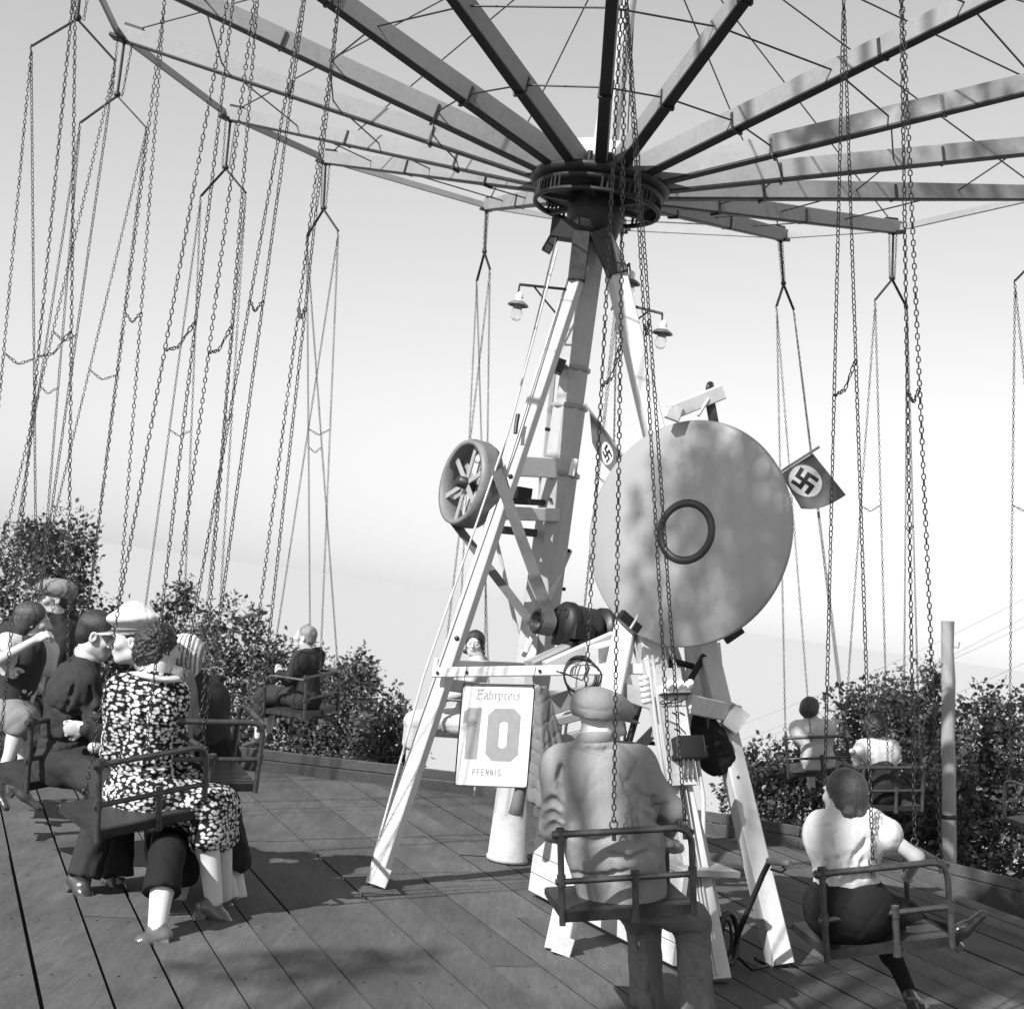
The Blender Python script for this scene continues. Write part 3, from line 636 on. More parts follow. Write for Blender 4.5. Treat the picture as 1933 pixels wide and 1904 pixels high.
FN = {'P': [[(0, 1), (0, 0), (.6, 0), (.6, .5), (0, .5)]], 'F': [[(0, 1), (0, 0), (.6, 0)], [(0, .5), (.5, .5)]], 'E': [[(.6, 0), (0, 0), (0, 1), (.6, 1)], [(0, .5), (.5, .5)]],
 'N': [[(0, 1), (0, 0), (.6, 1), (.6, 0)]], 'I': [[(.1, 0), (.1, 1)]], 'G': [[(.6, .12), (.45, 0), (.1, 0), (0, .2), (0, .8), (.12, 1), (.5, 1), (.6, .85), (.6, .55), (.35, .55)]], '.': [[(0, .95), (0, 1.02)]]}
unit = MB(); x = .235
for ch in 'PFENNIG.':
    for st in FN[ch]:
        P = [sp(x+p[0]*.05, .83+p[1]*.062, .0018) for p in st]
        for a, b in zip(P[:-1], P[1:]): unit.beam(a, b, .0044, .001, up=en, ch=.0003)
    x += .044 if ch == 'I' else .062
unit.build('lettering', INKM, sign)
for u in (.02, .98): MB().tube([sp(u, .02, .002), sp(u, -.1, .0), sp(u+.005, -.2, -.02)], .0022, 5).build('hanging_wire', IRON, sign)
MB().beam(sp(.0, -.012, -.004), sp(1.0, -.012, -.004), .012, .01).build('top_bar', IRON, sign)

# ------------------------------------------------------------------ lamps
def lamp(px, py, d, root, elbow, label, s=1.0):
    top = U(px, py-22, d); ps = U(px, py, d); k = d/FPX
    t = thing('bracket_lamp', tuple(ps), label, 'lamp', 'enamel lamps on iron brackets')
    el = U(*elbow, d); rt = Vector(root)
    MB().tube([rt, el, U(elbow[0]-0, elbow[1]+2, d)], .009, 8).build('bracket', DARKI, t)
    MB().tube([rt+Vector((0, 0, -.2)), rt*.45+el*.55+Vector((0, 0, -.045)), rt*.3+el*.7], .006, 8).build('bracket_curve', DARKI, t)
    MB().tube([el, top], .006, 6).build('stem', DARKI, t)
    up = Vector((.03, 0, 1)).normalized(); c = ps
    MB().lathe([(.012, .085), (.02, .075), (.024, .05), (.018, .04), (.03, .03)], c, up, 18).build('socket', PORC, t)
    MB().lathe([(.02, .034), (.035, .028), (.06, .012), (.0665, .003), (.0665, 0), (.058, .004), (.03, .02), (.02, .026)], c, up, 26).build('shade', MATS.get('lamp_enamel') or mat('lamp_enamel', .16, .3, .1, 8), t)
    b = MB().lathe([(.012, .03), (.016, .01), (.034, -.03), (.041, -.055), (.036, -.08), (.018, -.095), (.0, -.098)], c, up, 18).build('bulb', GLASSM, t)
    return t
GLASSM = bpy.data.materials.new('bulb_glass'); GLASSM.use_nodes = True
gb = GLASSM.node_tree.nodes['Principled BSDF']; gb.inputs['Base Color'].default_value = (.92, .92, .92, 1); gb.inputs['Roughness'].default_value = .06; gb.inputs['Transmission Weight'].default_value = .9; gb.inputs['IOR'].default_value = 1.12
lamp(978, 577, 8.45, U(1068, 546, 8.58), (981, 537), 'white enamel bracket lamp on the left of the mast')
lamp(1190, 536, 8.85, U(1162, 528, 8.7), (1188, 498), 'highest bracket lamp, just right of the mast head')
lamp(1250, 630, 8.45, U(1172, 572, 8.6), (1250, 592), 'lowest bracket lamp, right of the white mast leg')

# ------------------------------------------------------------------ flags
def flag(A, B, C, D, stick0, stick1, disc_uv, label, rot, amp=.012, nrm=None):
    t = thing('small_flag', tuple(stick0), label, 'flag', 'small flags on slanted sticks')
    MB().tube([stick0, stick1], .0075, 8).build('stick', POLEW, t)
    n = 14; no = (B-A).cross(D-A).normalized(); no = -no if no.y > 0 else no
    def P(u, v, z=0.):
        p = A*(1-u)*(1-v)+B*u*(1-v)+C*u*v+D*(1-u)*v
        p = p + no*(amp*math.sin(u*5+v*4)+amp*.8*math.sin(v*7-u*2)) + Vector((0, 0, -.03))*(math.sin(math.pi*u)*v**2)
        return p + no*z
    vs = [P(i/n, j/n) for j in range(n+1) for i in range(n+1)] + [P(i/n, j/n, -.0015) for j in range(n+1) for i in range(n+1)]
    q = (n+1)*(n+1); fs = [[j*(n+1)+i, j*(n+1)+i+1, (j+1)*(n+1)+i+1, (j+1)*(n+1)+i] for j in range(n) for i in range(n)]
    link('cloth', vs, fs+[[q+i for i in f][::-1] for f in fs], FLAGM, t, sm=[True]*(2*len(fs)))
    cu, cv, r = disc_uv; lu, lv = (B-A).length, (D-A).length
    for sgn in (1, -1):
        z = .002 if sgn > 0 else -.0035
        def Q(x, y, zz): 
            c, s_ = math.cos(rot), math.sin(rot); return P(cu+(x*c-y*s_)*r/lu, cv+(x*s_+y*c)*r/lv, zz)
        dv = [Q(0, 0, z)]; df = []
        for ri in (.35, .7, 1.):
            for i in range(28): dv.append(Q(ri*math.cos(2*math.pi*i/28), ri*math.sin(2*math.pi*i/28), z))
        df += [[0, 1+i, 1+(i+1) % 28] for i in range(28)]
        for k in range(2): df += [[1+k*28+i, 1+(k+1)*28+i, 1+(k+1)*28+(i+1) % 28, 1+k*28+(i+1) % 28] for i in range(28)]
        link('white_disc', dv, df, FLAGW, t, sm=[True]*len(df))
        g = .125; em = MB()
        def rect(x0, y0, x1, y1):
            m = 4
            vv = [Q(x0+(x1-x0)*i/m, y0+(y1-y0)*j/m, z+(.0012 if sgn > 0 else -.0012)) for j in range(m+1) for i in range(m+1)]
            em.add(vv, [[j*(m+1)+i, j*(m+1)+i+1, (j+1)*(m+1)+i+1, (j+1)*(m+1)+i] for j in range(m) for i in range(m)])
        L = 5*g
        rect(-g, -L, g, L); rect(-L, -g, -g, g); rect(g, -g, L, g)
        rect(g, -L, L, -L+2*g); rect(-L, L-2*g, -g, L); rect(-L, -L, -L+2*g, -g); rect(L-2*g, g, L, L)
        em.build('emblem', INKD, t)
    return t
fa = 7.55
flag(U(1474, 894, fa), U(1534, 855, fa-.05), U(1597, 934, fa-.12), U(1512, 960, fa-.02), U(1450, 905, fa+.02), U(1547, 843, fa-.06), (.43, .40, .078),
     'small dark flag with a white disc on a stick right of the big disc', math.radians(63))
fb = 8.2
flag(U(1112, 772, fb), U(1196, 884, fb), U(1166, 900, fb), U(1118, 836, fb), U(1104, 762, fb), U(1205, 900, fb), (.5, .62, .07),
     'small dark flag half hidden behind the left edge of the big disc', math.radians(20), amp=.006)

# ------------------------------------------------------------------ control board on the near right leg
ctl = thing('control_board', tuple(U(1275, 1480, 7.0)), 'pale wooden switchboard with porcelain fuses and a black switch on the near right leg', 'switchboard')
ld = (T3-B3).normalized(); cb0, cb1 = U(1290, 1482, 6.93), U(1258, 1262, 7.12)
cup = (cb1-cb0).normalized(); cx = Vector((.97, .24, 0)); cx = (cx-cup*cx.dot(cup)).normalized(); cn = cx.cross(cup).normalized(); cn = -cn if cn.y > 0 else cn
CH_ = (cb1-cb0).length
MB().beam(cb0, cb1, .155, .03, up=cn).build('board', WHITEP2, ctl)
def cp(x, t, d=0.): return cb0+cup*(CH_*t)+cx*x+cn*d
fz = MB(); fz.box(cp(.01, .80, .03), cx*.085, cn*.02, cup*.02); fz.build('fuse_base', PORC, ctl)
for x in (-.03, .025, .08):
    MB().lathe([(.021, 0), (.022, .03), (.018, .034), (.017, .055), (.011, .057), (.0, .05)], cp(x, .815, .045), (cn+cup*.25), 14).build('fuse', PORC, ctl)
    MB().tube([cp(x, .77, .04), cp(x-.01, .72, .05), cp(x-.05, .69, .035), cp(-.07, .68, .03)], .0032, 6).build('fuse_wire', DARKI, ctl)
MB().box(cp(.02, .765, .035), cx*.08, cn*.012, cup*.006).build('terminal_strip', IRON, ctl)
for x in (.0, .04):
    for t in (.60, .46): MB().beam(cp(x-.012, t+.012, .018), cp(x+.014, t-.012, .018), .006, .008, up=cn).build('screw', IRON, ctl)
sw = MB(); sw.box(cp(.035, .29, .055), cx*.078, cn*.045, cup*.055, ch=.015); sw = sw.build('switch_box', DARKI, ctl)
MB().box(cp(.035, .225, .05), cx*.085, cn*.04, cup*.012).build('switch_base', DARKI, sw)
MB().tube([cp(.11, .28, .05), cp(.14, .30, .05)], .009, 8).build('switch_lever', IRON, sw)
MB().tube([cp(-.05, .56, .02), cp(-.0, .52, .03), cp(.04, .43, .05), cp(.045, .34, .055)], .007, 8).build('conduit', WHITEP2, ctl)
for i, x in enumerate((.0, .025, .052)):
    MB().tube([cp(x, .23, .05), cp(x, .05, .03), B3+ld*1.05+cn*.065+cx*(.02*i-.02), B3+ld*.03+cn*.062+cx*(.017*i-.05)], .0065, 8).build('conduit', WHITEP, ctl)
for i, x in enumerate((-.105, -.078)):
    MB().tube([cp(x+.01, 1.12, .0), cp(x, .6, .01), cp(x+.005, -.25, .0)], .010, 8).build('conduit', WHITEP, ctl)
MB().tube([cp(.1, .35, -.01), cp(.105, -.1, -.01), B3+ld*.7+cx*.085, B3+ld*.3+cx*.085], .011, 8).build('conduit', WHITEP2, ctl)
MB().tube([cp(.06, 1.2, -.05), cp(.062, .98, -.01)], .009, 8).build('conduit', WHITEP2, ctl)
rb = MB()
for i in range(5): rb.lathe([(.012, -.012), (.026, -.008), (.026, .008), (.012, .012)], cp(-.135, .72+.05*i, .0), cup, 14)
rb.build('insulator', PORC, ctl)
# coil of wire on the cross plank
coil = MB()
for j in range(4):
    c = U(1094+2*j, 1272+1.5*j, 7.42); P = [c+Vector((.085*math.cos(t)*(1+.06*j), .02*math.sin(3*t+j), .1*math.sin(t)*(1-.05*j))) for t in [2*math.pi*i/36 for i in range(36)]]
    coil.tube(P, .0045, 6, closed=True)
coil.tube([U(1050, 1266, 7.44), U(1064, 1272, 7.43), U(1072, 1300, 7.44), U(1092, 1340, 7.46)], .0045, 6); coil.tube([U(1058, 1268, 7.44), U(1100, 1284, 7.43), U(1110, 1254, 7.42)], .0045, 6)
o = coil.build('wire_coil', IRON); tag(o, 'loose coil of dark wire hung on the white cross plank', 'wire')
# crate-like machine base of white boards
k0, k1 = UZ(1000, 1690), UZ(1272, 1834); kd = (k1-k0).normalized(); kn = Vector((kd.y, -kd.x, 0)); kn = kn if kn.y < 0 or kn.x < 0 else -kn
kb = Vector((-kd.y, kd.x, 0)); kb = kb if kb.y > 0 else -kb; KL = (k1-k0).length
base = thing('machine_base', tuple(k0), 'low white plank box on the deck under the machine frame', 'box')
for i in range(4):
    z0, z1 = .03+i*.105, .03+i*.105+.101
    MB().beam(k0+Zv*(z0+z1)/2, k1+Zv*(z0+z1)/2, .03, z1-z0, ch=.003).build('board', WHITEP, base)
    MB().beam(k0+kb*.02+Zv*(z0+z1)/2+kd*.0-kd*.016, k0+kb*.32+Zv*(z0+z1)/2-kd*.016, .03, z1-z0, ch=.003).build('board', WHITEP, base)
MB().beam(k0+kb*.16+Zv*.467+kd*.02, k1+kb*.16+Zv*.467, .33, .03, ch=.004).build('lid', GREYP, base)
MB().beam(k0+kd*.15+Zv*.66+kb*.25, k0+kd*.85+Zv*.66+kb*.25, .04, .36, ch=.004).build('back_board', GREYP, base)
# brake lever with looped foot
br = thing('brake_lever', tuple(UZ(1380, 1812)), 'iron brake lever with a wooden handle by the right leg', 'lever')
MB().tube([UZ(1385, 1800, .02), U(1392, 1765, 6.75), U(1440, 1650, 6.7), U(1452, 1626, 6.7)], .014, 10).build('lever_bar', IRON, br)
MB().tube([U(1449, 1624, 6.7), U(1492, 1630, 6.6)], .016, 10).build('handle', POLEW, br)
MB().tube([U(1455, 1640, 6.68), U(1475, 1646, 6.62), U(1484, 1640, 6.62), U(1476, 1634, 6.62)], .006, 8).build('catch', IRON, br)
MB().tube([U(1375+18*math.cos(t), 1770+48*math.sin(t), 6.8+.06*math.cos(t)) for t in [2*math.pi*i/22 for i in range(22)]], .016, 8, closed=True).build('foot_loop', IRON, br)
MB().tube([U(1372+9*math.cos(t), 1770+34*math.sin(t), 6.82) for t in [2*math.pi*i/18 for i in range(18)]], .008, 8, closed=True).build('inner_loop', IRON, br)
MB().tube([UZ(1392, 1805, .03), UZ(1420, 1830, .02), UZ(1450, 1822, .02), UZ(1425, 1808, .03)], .010, 8).build('floor_cable', DARKI, br)
# utility pole and wires
pb = Vector((U(1818, 1650, 12.3).x, 12.3, -1.2)); pt = U(1789, 1172, 12.3)
upole = thing('utility_pole', tuple(pb), 'pale unpainted wooden utility pole leaning left in the right bushes', 'pole')
pp = [pb+(pt-pb)*(i/12)+Vector((.004*math.sin(i*2.1), .004*math.cos(i*1.7), 0)) for i in range(13)]
MB().tube(pp, [.068-.012*i/12+.0025*math.sin(i*2.7) for i in range(13)], 16).build('shaft', POLEW, upole)
for t, sd in ((.93, 1), (.88, -1)): 
    p = pb+(pt-pb)*t; MB().tube([p+Vector((.04*sd, -.02, 0)), p+Vector((.085*sd, -.03, .0)), p+Vector((.09*sd, -.03, .05))], .006, 6).build('insulator_pin', GREYP, upole)
p = pb+(pt-pb)*.46; MB().lathe([(.066, -.02), (.072, 0), (.066, .02)], p, pt-pb, 16).build('iron_band', DARKI, upole)
for i, (ya, yb) in enumerate(((1418, 1130), (1402, 1150), (1375, 1095), (1465, 1220))):
    P = [U(1380+(2000-1380)*t, ya+(yb-ya)*t+14*math.sin(math.pi*t), 34-10*t) for t in [j/12 for j in range(13)]]
    o = MB().tube(P, .0045, 5).build('power_line', GREYP); tag(o, ('highest', 'second', 'third', 'lowest')[[2, 0, 1, 3].index(i)]+' thin overhead wire crossing the sky behind the right bushes', 'wire', 'overhead wires')
# ------------------------------------------------------------------ shrubs and trees
def leaves(centres, radii, per, size, seed, flat=.0, droop=.2):
    g = np.random.default_rng(seed); V_, F_ = [], []
    n = 0
    for c, r in zip(centres, radii):
        m = int(per*(r/.25)**2); d = g.normal(size=(m, 3)); d /= np.linalg.norm(d, axis=1)[:, None]
        rr = r*(.25+.85*g.random(m)**.45); p = np.array(c)+d*rr[:, None]
        # leaf frame: axis mostly outwards, normal random
        ax_ = d+g.normal(size=(m, 3))*.6; ax_[:, 2] -= droop; ax_ /= np.linalg.norm(ax_, axis=1)[:, None]
        w_ = np.cross(ax_, g.normal(size=(m, 3))); w_ /= np.linalg.norm(w_, axis=1)[:, None]
        nn = np.cross(ax_, w_)
        s = size*(.45+1.25*g.random(m)**2)[:, None]
        q = np.stack([p, p+ax_*s*.5+w_*s*.32+nn*s*.08, p+ax_*s*1.05, p+ax_*s*.5-w_*s*.32+nn*s*.08], 1)
        V_.append(q.reshape(-1, 3)); idx = np.arange(m*4).reshape(m, 4)+n; F_.append(idx); n += m*4
    return np.concatenate(V_), np.concatenate(F_)
def shrub(px, top, hw, d, label, seed, name='leafy_shrub', cat='shrub', m=LEAF, per=230, size=.046, group='bushes round the deck'):
    g = np.random.default_rng(seed); T = U(px, top, d); k = d/FPX; rx = hw*k; gz = -1.3; cz = (T.z+gz)/2; rz = (T.z-gz)/2
    t = thing(name, (T.x, d, gz), label, cat, group)
    cs, rs = [], []
    nb = int(46+rx*rz*26)
    for i in range(nb):
        v = g.normal(size=3); v /= np.linalg.norm(v); rr = (.55+.42*g.random())*(1+.12*math.sin(v[0]*5+seed)+.1*math.sin(v[2]*7+seed))
        if v[1] > .55: v[1] *= -.6
        zf = max(-.8, v[2]); wide = 1.0 if zf < 0.1 else 1-.25*zf
        cs.append((T.x+v[0]*rx*rr*wide*1.08, d+v[1]*rx*.8*rr, cz+zf*rz*min(rr, .93))); rs.append(.15+.17*g.random())
    for i in range(int(9+rx*5)):          # loose sprigs that break the outline
        a = g.uniform(-1, 1); zt = cz+rz*(.92+.14*g.random())*(1-.35*a*a); p0 = np.array((T.x+a*rx*.95, d-.1*g.random(), zt))
        for j in range(4): cs.append(tuple(p0+np.array((.04*g.normal(), 0, -.09*j+.06)))); rs.append(.05+.022*j)
    v, f = leaves(cs, rs, per, size, seed)
    link('crown', v, f, m, t)
    for i in range(4):
        a = 2*math.pi*i/4+seed; e = Vector((T.x+.55*rx*math.cos(a), d+.4*rx*math.sin(a), cz+rz*.35)); b0 = Vector((T.x+.08*math.cos(a), d+.08*math.sin(a), gz))
        MB().tube([b0, b0*.5+e*.5+Vector((.05, 0, .1)), e], [.03, .022, .008], 7).build('stem', BARK, t)
    return t
SH = [(40, 1000, 165, 14.2, 'tall dense bush rising highest at the left edge of the picture'), (128, 985, 70, 13.6, 'slim upright bush top beside the tall left-edge bush'),
 (240, 1150, 110, 14.6, 'dark bush behind the white-capped man'), (352, 1108, 66, 15, 'pointed bush top right of the white-capped man'),
 (450, 1142, 95, 14.2, 'rounded bush between the floral dress woman and the boy'), (560, 1215, 85, 13.6, 'bush directly behind the boy on the swing'),
 (672, 1238, 100, 13.4, 'round bush right of the boy on the swing'), (738, 1335, 60, 12.8, 'low bush end next to the left white leg')]
for i, (px, top, hw, d, lab) in enumerate(SH): shrub(px, top, hw, d, lab, 20+i)
SH2 = [(1440, 1428, 70, 13.6, 'low bush seen through the right leg of the frame'), (1535, 1400, 85, 13.2, 'low bush under the bobbed-hair child'),
 (1645, 1292, 80, 14, 'bush behind the small dark-haired girl'), (1735, 1252, 88, 14.6, 'highest right bush, left of the utility pole'),
 (1838, 1285, 85, 13.4, 'bush right behind the utility pole'), (1945, 1305, 90, 13.2, 'bush at the right edge of the picture'), (1760, 1420, 130, 12.9, 'broad low bush at the foot of the utility pole')]
for i, (px, top, hw, d, lab) in enumerate(SH2): shrub(px, top, hw, d, lab, 40+i, m=LEAF2, per=210, size=.05)
# shade tree behind the camera: its real crown throws the dappled light
def shade_tree(trunk, targets, label, seed):
    g = np.random.default_rng(seed); b = Vector(trunk)
    t = thing('shade_tree', tuple(b), label, 'tree')
    cs, rs = [], []; lim = MB()
    fork = b+Vector((.2, .4, 4.2)); lim.tube([b, b+Vector((.05, .1, 2)), fork], [.22, .18, .14], 12)
    for (tx, ty, tz, dist, rad_, n) in targets:
        c = Vector((tx, ty, tz))+SUN*dist
        lim.tube([fork, fork*.5+c*.5+Vector((0, 0, .5)), c], [.09, .05, .015], 8)
        for i in range(n):
            v = g.normal(size=3); v /= np.linalg.norm(v); cs.append(tuple(np.array(c)+v*rad_*g.random()**.5)); rs.append(.10+.14*g.random())
    v, f = leaves(cs, rs, 120, .075, seed); link('crown', v, f, LEAF, t); lim.build('trunk', BARK, t); return t
shade_tree((-6.0, -4.0, -.6), [
    (.74, 7.1, 2.5, 9.5, .2, 4), (1.22, 7.2, 2.42, 9.0, .28, 7), (1.0, 7.1, 1.70, 9.8, .26, 6), (1.32, 7.2, 1.95, 9.2, .22, 5), (.62, 6.95, 1.85, 12.4, .1, 1),
    (2.5, 7.4, 0, 14.0, .4, 28), (3.3, 6.5, 0, 14.4, .55, 46), (3.4, 8.5, 0, 13.8, .7, 60), (4.2, 9.2, 0, 13.0, .8, 70), (3.9, 7.4, 0, 14.2, .8, 70), (2.6, 7.9, 0, 14.0, .3, 12),
    (2.6, 8.0, 4.9, 9.6, .5, 14), (2.9, 9.2, 4.95, 9.4, .6, 18), (1.7, 8.2, 4.7, 9.6, .4, 6), (2.2, 9.8, 4.8, 9.4, .5, 14), (1.75, 5.0, 0, 14.8, .35, 12), (2.3, 5.3, 0, 14.8, .35, 14), (1.5, 6.9, .9, 13, .25, 3), (1.75, 7.1, 1.6, 12.8, .14, 2),
    (-.8, 5.78, 0, 12.6, .08, 2), (-.5, 5.98, 0, 12.6, .1, 3), (-.25, 6.2, 0, 12.6, .08, 2), (.55, 4.9, 0, 13, .1, 2),
    (-5.5, -1.0, 0, 10.5, 1.2, 30), (-6.5, -3.0, 0, 10.0, 1.2, 30)], 'broad leafy tree behind the camera that throws dappled shade', 5)
# ------------------------------------------------------------------ people: smooth implicit bodies turned into meshes
def nrm(v): v = np.asarray(v, float); return v/np.linalg.norm(v)
class SDF:
    def __init__(s, h): s.h = h; s.p = []; s.late = []
    def cap(s, a, b, ra, rb=None, k=.02, n=None, q=1., sub=False):
        a, b = np.array(a, float), np.array(b, float); rb = ra if rb is None else rb; m = max(ra, rb)
        s.p.append(('c', a, b, ra, rb, k, None if n is None else nrm(n), q, sub, np.minimum(a, b)-m, np.maximum(a, b)+m)); return s
    def ell(s, c, r, R=None, k=.02, sub=False):
        c = np.array(c, float); r = np.array(r, float); R = np.eye(3) if R is None else np.array(R, float)
        e = np.sqrt(((R*r[:, None])**2).sum(0)); s.p.append(('e', c, r, R, k, sub, c-e, c+e)); return s
    def field(s, wr=None):
        pos = [x for x in s.p if not (x[8] if x[0] == 'c' else x[5])]
        lo = np.min([x[-2] for x in pos], 0)-.03; hi = np.max([x[-1] for x in pos], 0)+.03
        n = np.ceil((hi-lo)/s.h).astype(int)+1; F = np.full(n, .12, np.float32); X = [lo[i]+np.arange(n[i])*s.h for i in range(3)]
        for x in s.p:
            k = x[5] if x[0] == 'c' else x[4]; sub = x[8] if x[0] == 'c' else x[5]; mg = k+2.5*s.h+.01
            i0 = np.maximum(0, ((x[-2]-mg-lo)/s.h).astype(int)); i1 = np.minimum(n, ((x[-1]+mg-lo)/s.h).astype(int)+2)
            if np.any(i1 <= i0): continue
            sl = tuple(slice(a, b) for a, b in zip(i0, i1)); gx, gy, gz = np.meshgrid(*[X[i][sl[i]] for i in range(3)], indexing='ij')
            P = np.stack([gx, gy, gz], -1).astype(np.float32)
            if x[0] == 'c':
                _, a, b, ra, rb, _k, nn, q, _s, _l, _h = x; d = b-a; t = np.clip(((P-a)@d)/max(d@d, 1e-9), 0, 1)[..., None]
                w = P-a-t*d
                if nn is not None: w = w+((q-1)*(w@nn))[..., None]*nn
                D = np.linalg.norm(w, axis=-1)-(ra+(rb-ra)*t[..., 0])
                if nn is not None: D = D/max(1, q*.8)
            else:
                _, c, r, R, _k, _s, _l, _h = x; w = (P-c)@R.T; k0 = np.linalg.norm(w/r, axis=-1); k1 = np.linalg.norm(w/(r*r), axis=-1); D = k0*(k0-1)/np.maximum(k1, 1e-6)
            G = F[sl]
            if sub:
                hh = np.clip(.5-.5*(G+D)/max(k, 1e-4), 0, 1); F[sl] = G*(1-hh)+(-D)*hh+k*hh*(1-hh)
            else:
                hh = np.clip(.5+.5*(D-G)/max(k, 1e-4), 0, 1); F[sl] = D*(1-hh)+G*hh-k*hh*(1-hh)
        if wr:
            amp, fr, seed = wr
            if amp < 0:        # tight curls
                gx, gy, gz = [x.astype(np.float32) for x in np.meshgrid(*X, indexing='ij', sparse=True)]; f = fr; w1 = np.sin(gz*f*.45+1.3)*1.3; w2 = np.sin(gx*f*.5)*1.3; w3 = np.sin(gy*f*.4+.7)*1.3
                return F+amp*(np.sin(gx*f+w1+w3)*np.sin(gz*f+w2)+.6*np.sin(gy*f*1.3+w1)*np.sin(gz*f*1.2+w3)), lo
            amp, fr, seed = wr; g = np.random.default_rng(seed); gx, gy, gz = [x.astype(np.float32) for x in np.meshgrid(*X, indexing='ij', sparse=True)]
            W = 0
            for i in range(7):
                d = nrm(g.normal(size=3)*np.array((1, 1, .8)))*fr*(.6+1.1*g.random()); q_ = np.abs(np.sin(gx*d[0]+gy*d[1]+gz*d[2]+g.random()*6+1.1*np.sin(gx*9+gz*7+i)+.7*np.sin(gy*13-gz*11+2*i))); gate = .5+.5*np.sin(gx*(5+i)+gy*(7-i)+gz*(4+.5*i)+i*1.7); W = W+gate*(1-q_)**5*1.6-.25*q_*gate
            F = F+(.42*amp*(W-.2)).astype(np.float32)
        return F, lo
    def ev(s, P):
        F = np.full(len(P), .5)
        for x in s.p:
            if x[0] == 'c':
                _, a, b, ra, rb, k, nn, q, sub, _l, _h = x; d = b-a; t = np.clip(((P-a)@d)/max(d@d, 1e-9), 0, 1)[:, None]; w = P-a-t*d
                if nn is not None: w = w+((q-1)*(w@nn))[:, None]*nn
                D = np.linalg.norm(w, axis=-1)-(ra+(rb-ra)*t[:, 0]); D = D/max(1, q*.8) if nn is not None else D
            else:
                _, c, r, R, k, sub, _l, _h = x; w = (P-c)@R.T; k0 = np.linalg.norm(w/r, axis=-1); k1 = np.linalg.norm(w/(r*r), axis=-1); D = k0*(k0-1)/np.maximum(k1, 1e-6)
            if sub: continue
            hh = np.clip(.5+.5*(D-F)/max(k, 1e-4), 0, 1); F = D*(1-hh)+F*hh-k*hh*(1-hh)
        return F
    def fold(s, pts, r=.008, out=.0, k=.014, ridge=None):
        """a crease pressed into the cloth along a line of points, with a soft ridge beside it"""
        o = np.array((0, 0, ZC)); Q = []
        for a, b in zip(pts[:-1], pts[1:]):
            for j in range(4): Q.append((a[0]+(b[0]-a[0])*j/4, a[1]+(b[1]-a[1])*j/4))
        Q.append(pts[-1]); W = []
        for (x, y) in Q:
            dr = np.array(tuple(U(x, y, 1.)))-o; ts = np.linspace(4.6, 13, 900); f = s.ev(o+dr*ts[:, None]); i = np.argmax(f < 0)
            if f[i] < 0: W.append(o+dr*ts[i])
        n = len(W)
        for i in range(n-1):
            e0, e1 = math.sin(math.pi*(i+.3)/n), math.sin(math.pi*(i+1.3)/n)
            s.late.append((W[i], W[i+1], r*(.35+.65*e0), r*(.35+.65*max(0, e1)), k))
    def mesh(s, wr=None):
        for a, b, ra, rb, k in s.late: s.cap(a, b, ra, rb, k, sub=True)
        F, lo = s.field(wr); h = s.h; I = F < 0
        c = [I[dx:F.shape[0]-1+dx, dy:F.shape[1]-1+dy, dz:F.shape[2]-1+dz] for dx in (0, 1) for dy in (0, 1) for dz in (0, 1)]
        sm = np.add.reduce([x.astype(np.int8) for x in c]); act = (sm > 0) & (sm < 8); idx = np.argwhere(act); ids = np.full(act.shape, -1, np.int64); ids[act] = np.arange(len(idx))
        val = np.stack([F[idx[:, 0]+dx, idx[:, 1]+dy, idx[:, 2]+dz] for dx in (0, 1) for dy in (0, 1) for dz in (0, 1)], 1)
        cor = np.array([(dx, dy, dz) for dx in (0, 1) for dy in (0, 1) for dz in (0, 1)], float); acc = np.zeros((len(idx), 3)); cnt = np.zeros(len(idx))
        for a in range(8):
            for b in range(a+1, 8):
                if np.abs(cor[a]-cor[b]).sum() == 1:
                    m = (val[:, a] < 0) != (val[:, b] < 0); t = val[m, a]/(val[m, a]-val[m, b]); acc[m] += cor[a]+(cor[b]-cor[a])*t[:, None]; cnt[m] += 1
        vs = lo+(idx+acc/np.maximum(cnt, 1)[:, None])*h; faces = []
        for axx in range(3):
            o1, o2 = (axx+1) % 3, (axx+2) % 3; A = np.moveaxis(I, (axx, o1, o2), (0, 1, 2)); D = np.moveaxis(ids, (axx, o1, o2), (0, 1, 2))
            e = A[:-1] != A[1:]; e[:, 0, :] = False; e[:, :, 0] = False; e = e[:, :D.shape[1], :D.shape[2]]
            w = np.argwhere(e)
            if len(w) == 0: continue
            x, y, z = w.T; q = np.stack([D[x, y-1, z-1], D[x, y, z-1], D[x, y, z], D[x, y-1, z]], 1)
            fl = ~A[x, y, z]; q[fl] = q[fl][:, ::-1]; faces.append(q[(q >= 0).all(1)])
        return vs, np.concatenate(faces)
    def build(s, name, m, parent, wr=None):
        v, f = s.mesh(wr); return link(name, v, f, m, parent, sm=[True]*len(f))
def frame(f, u):
    f = nrm(f); u = np.asarray(u, float); u = nrm(u-f*(u@f)); r = np.cross(f, u); return r, f, u
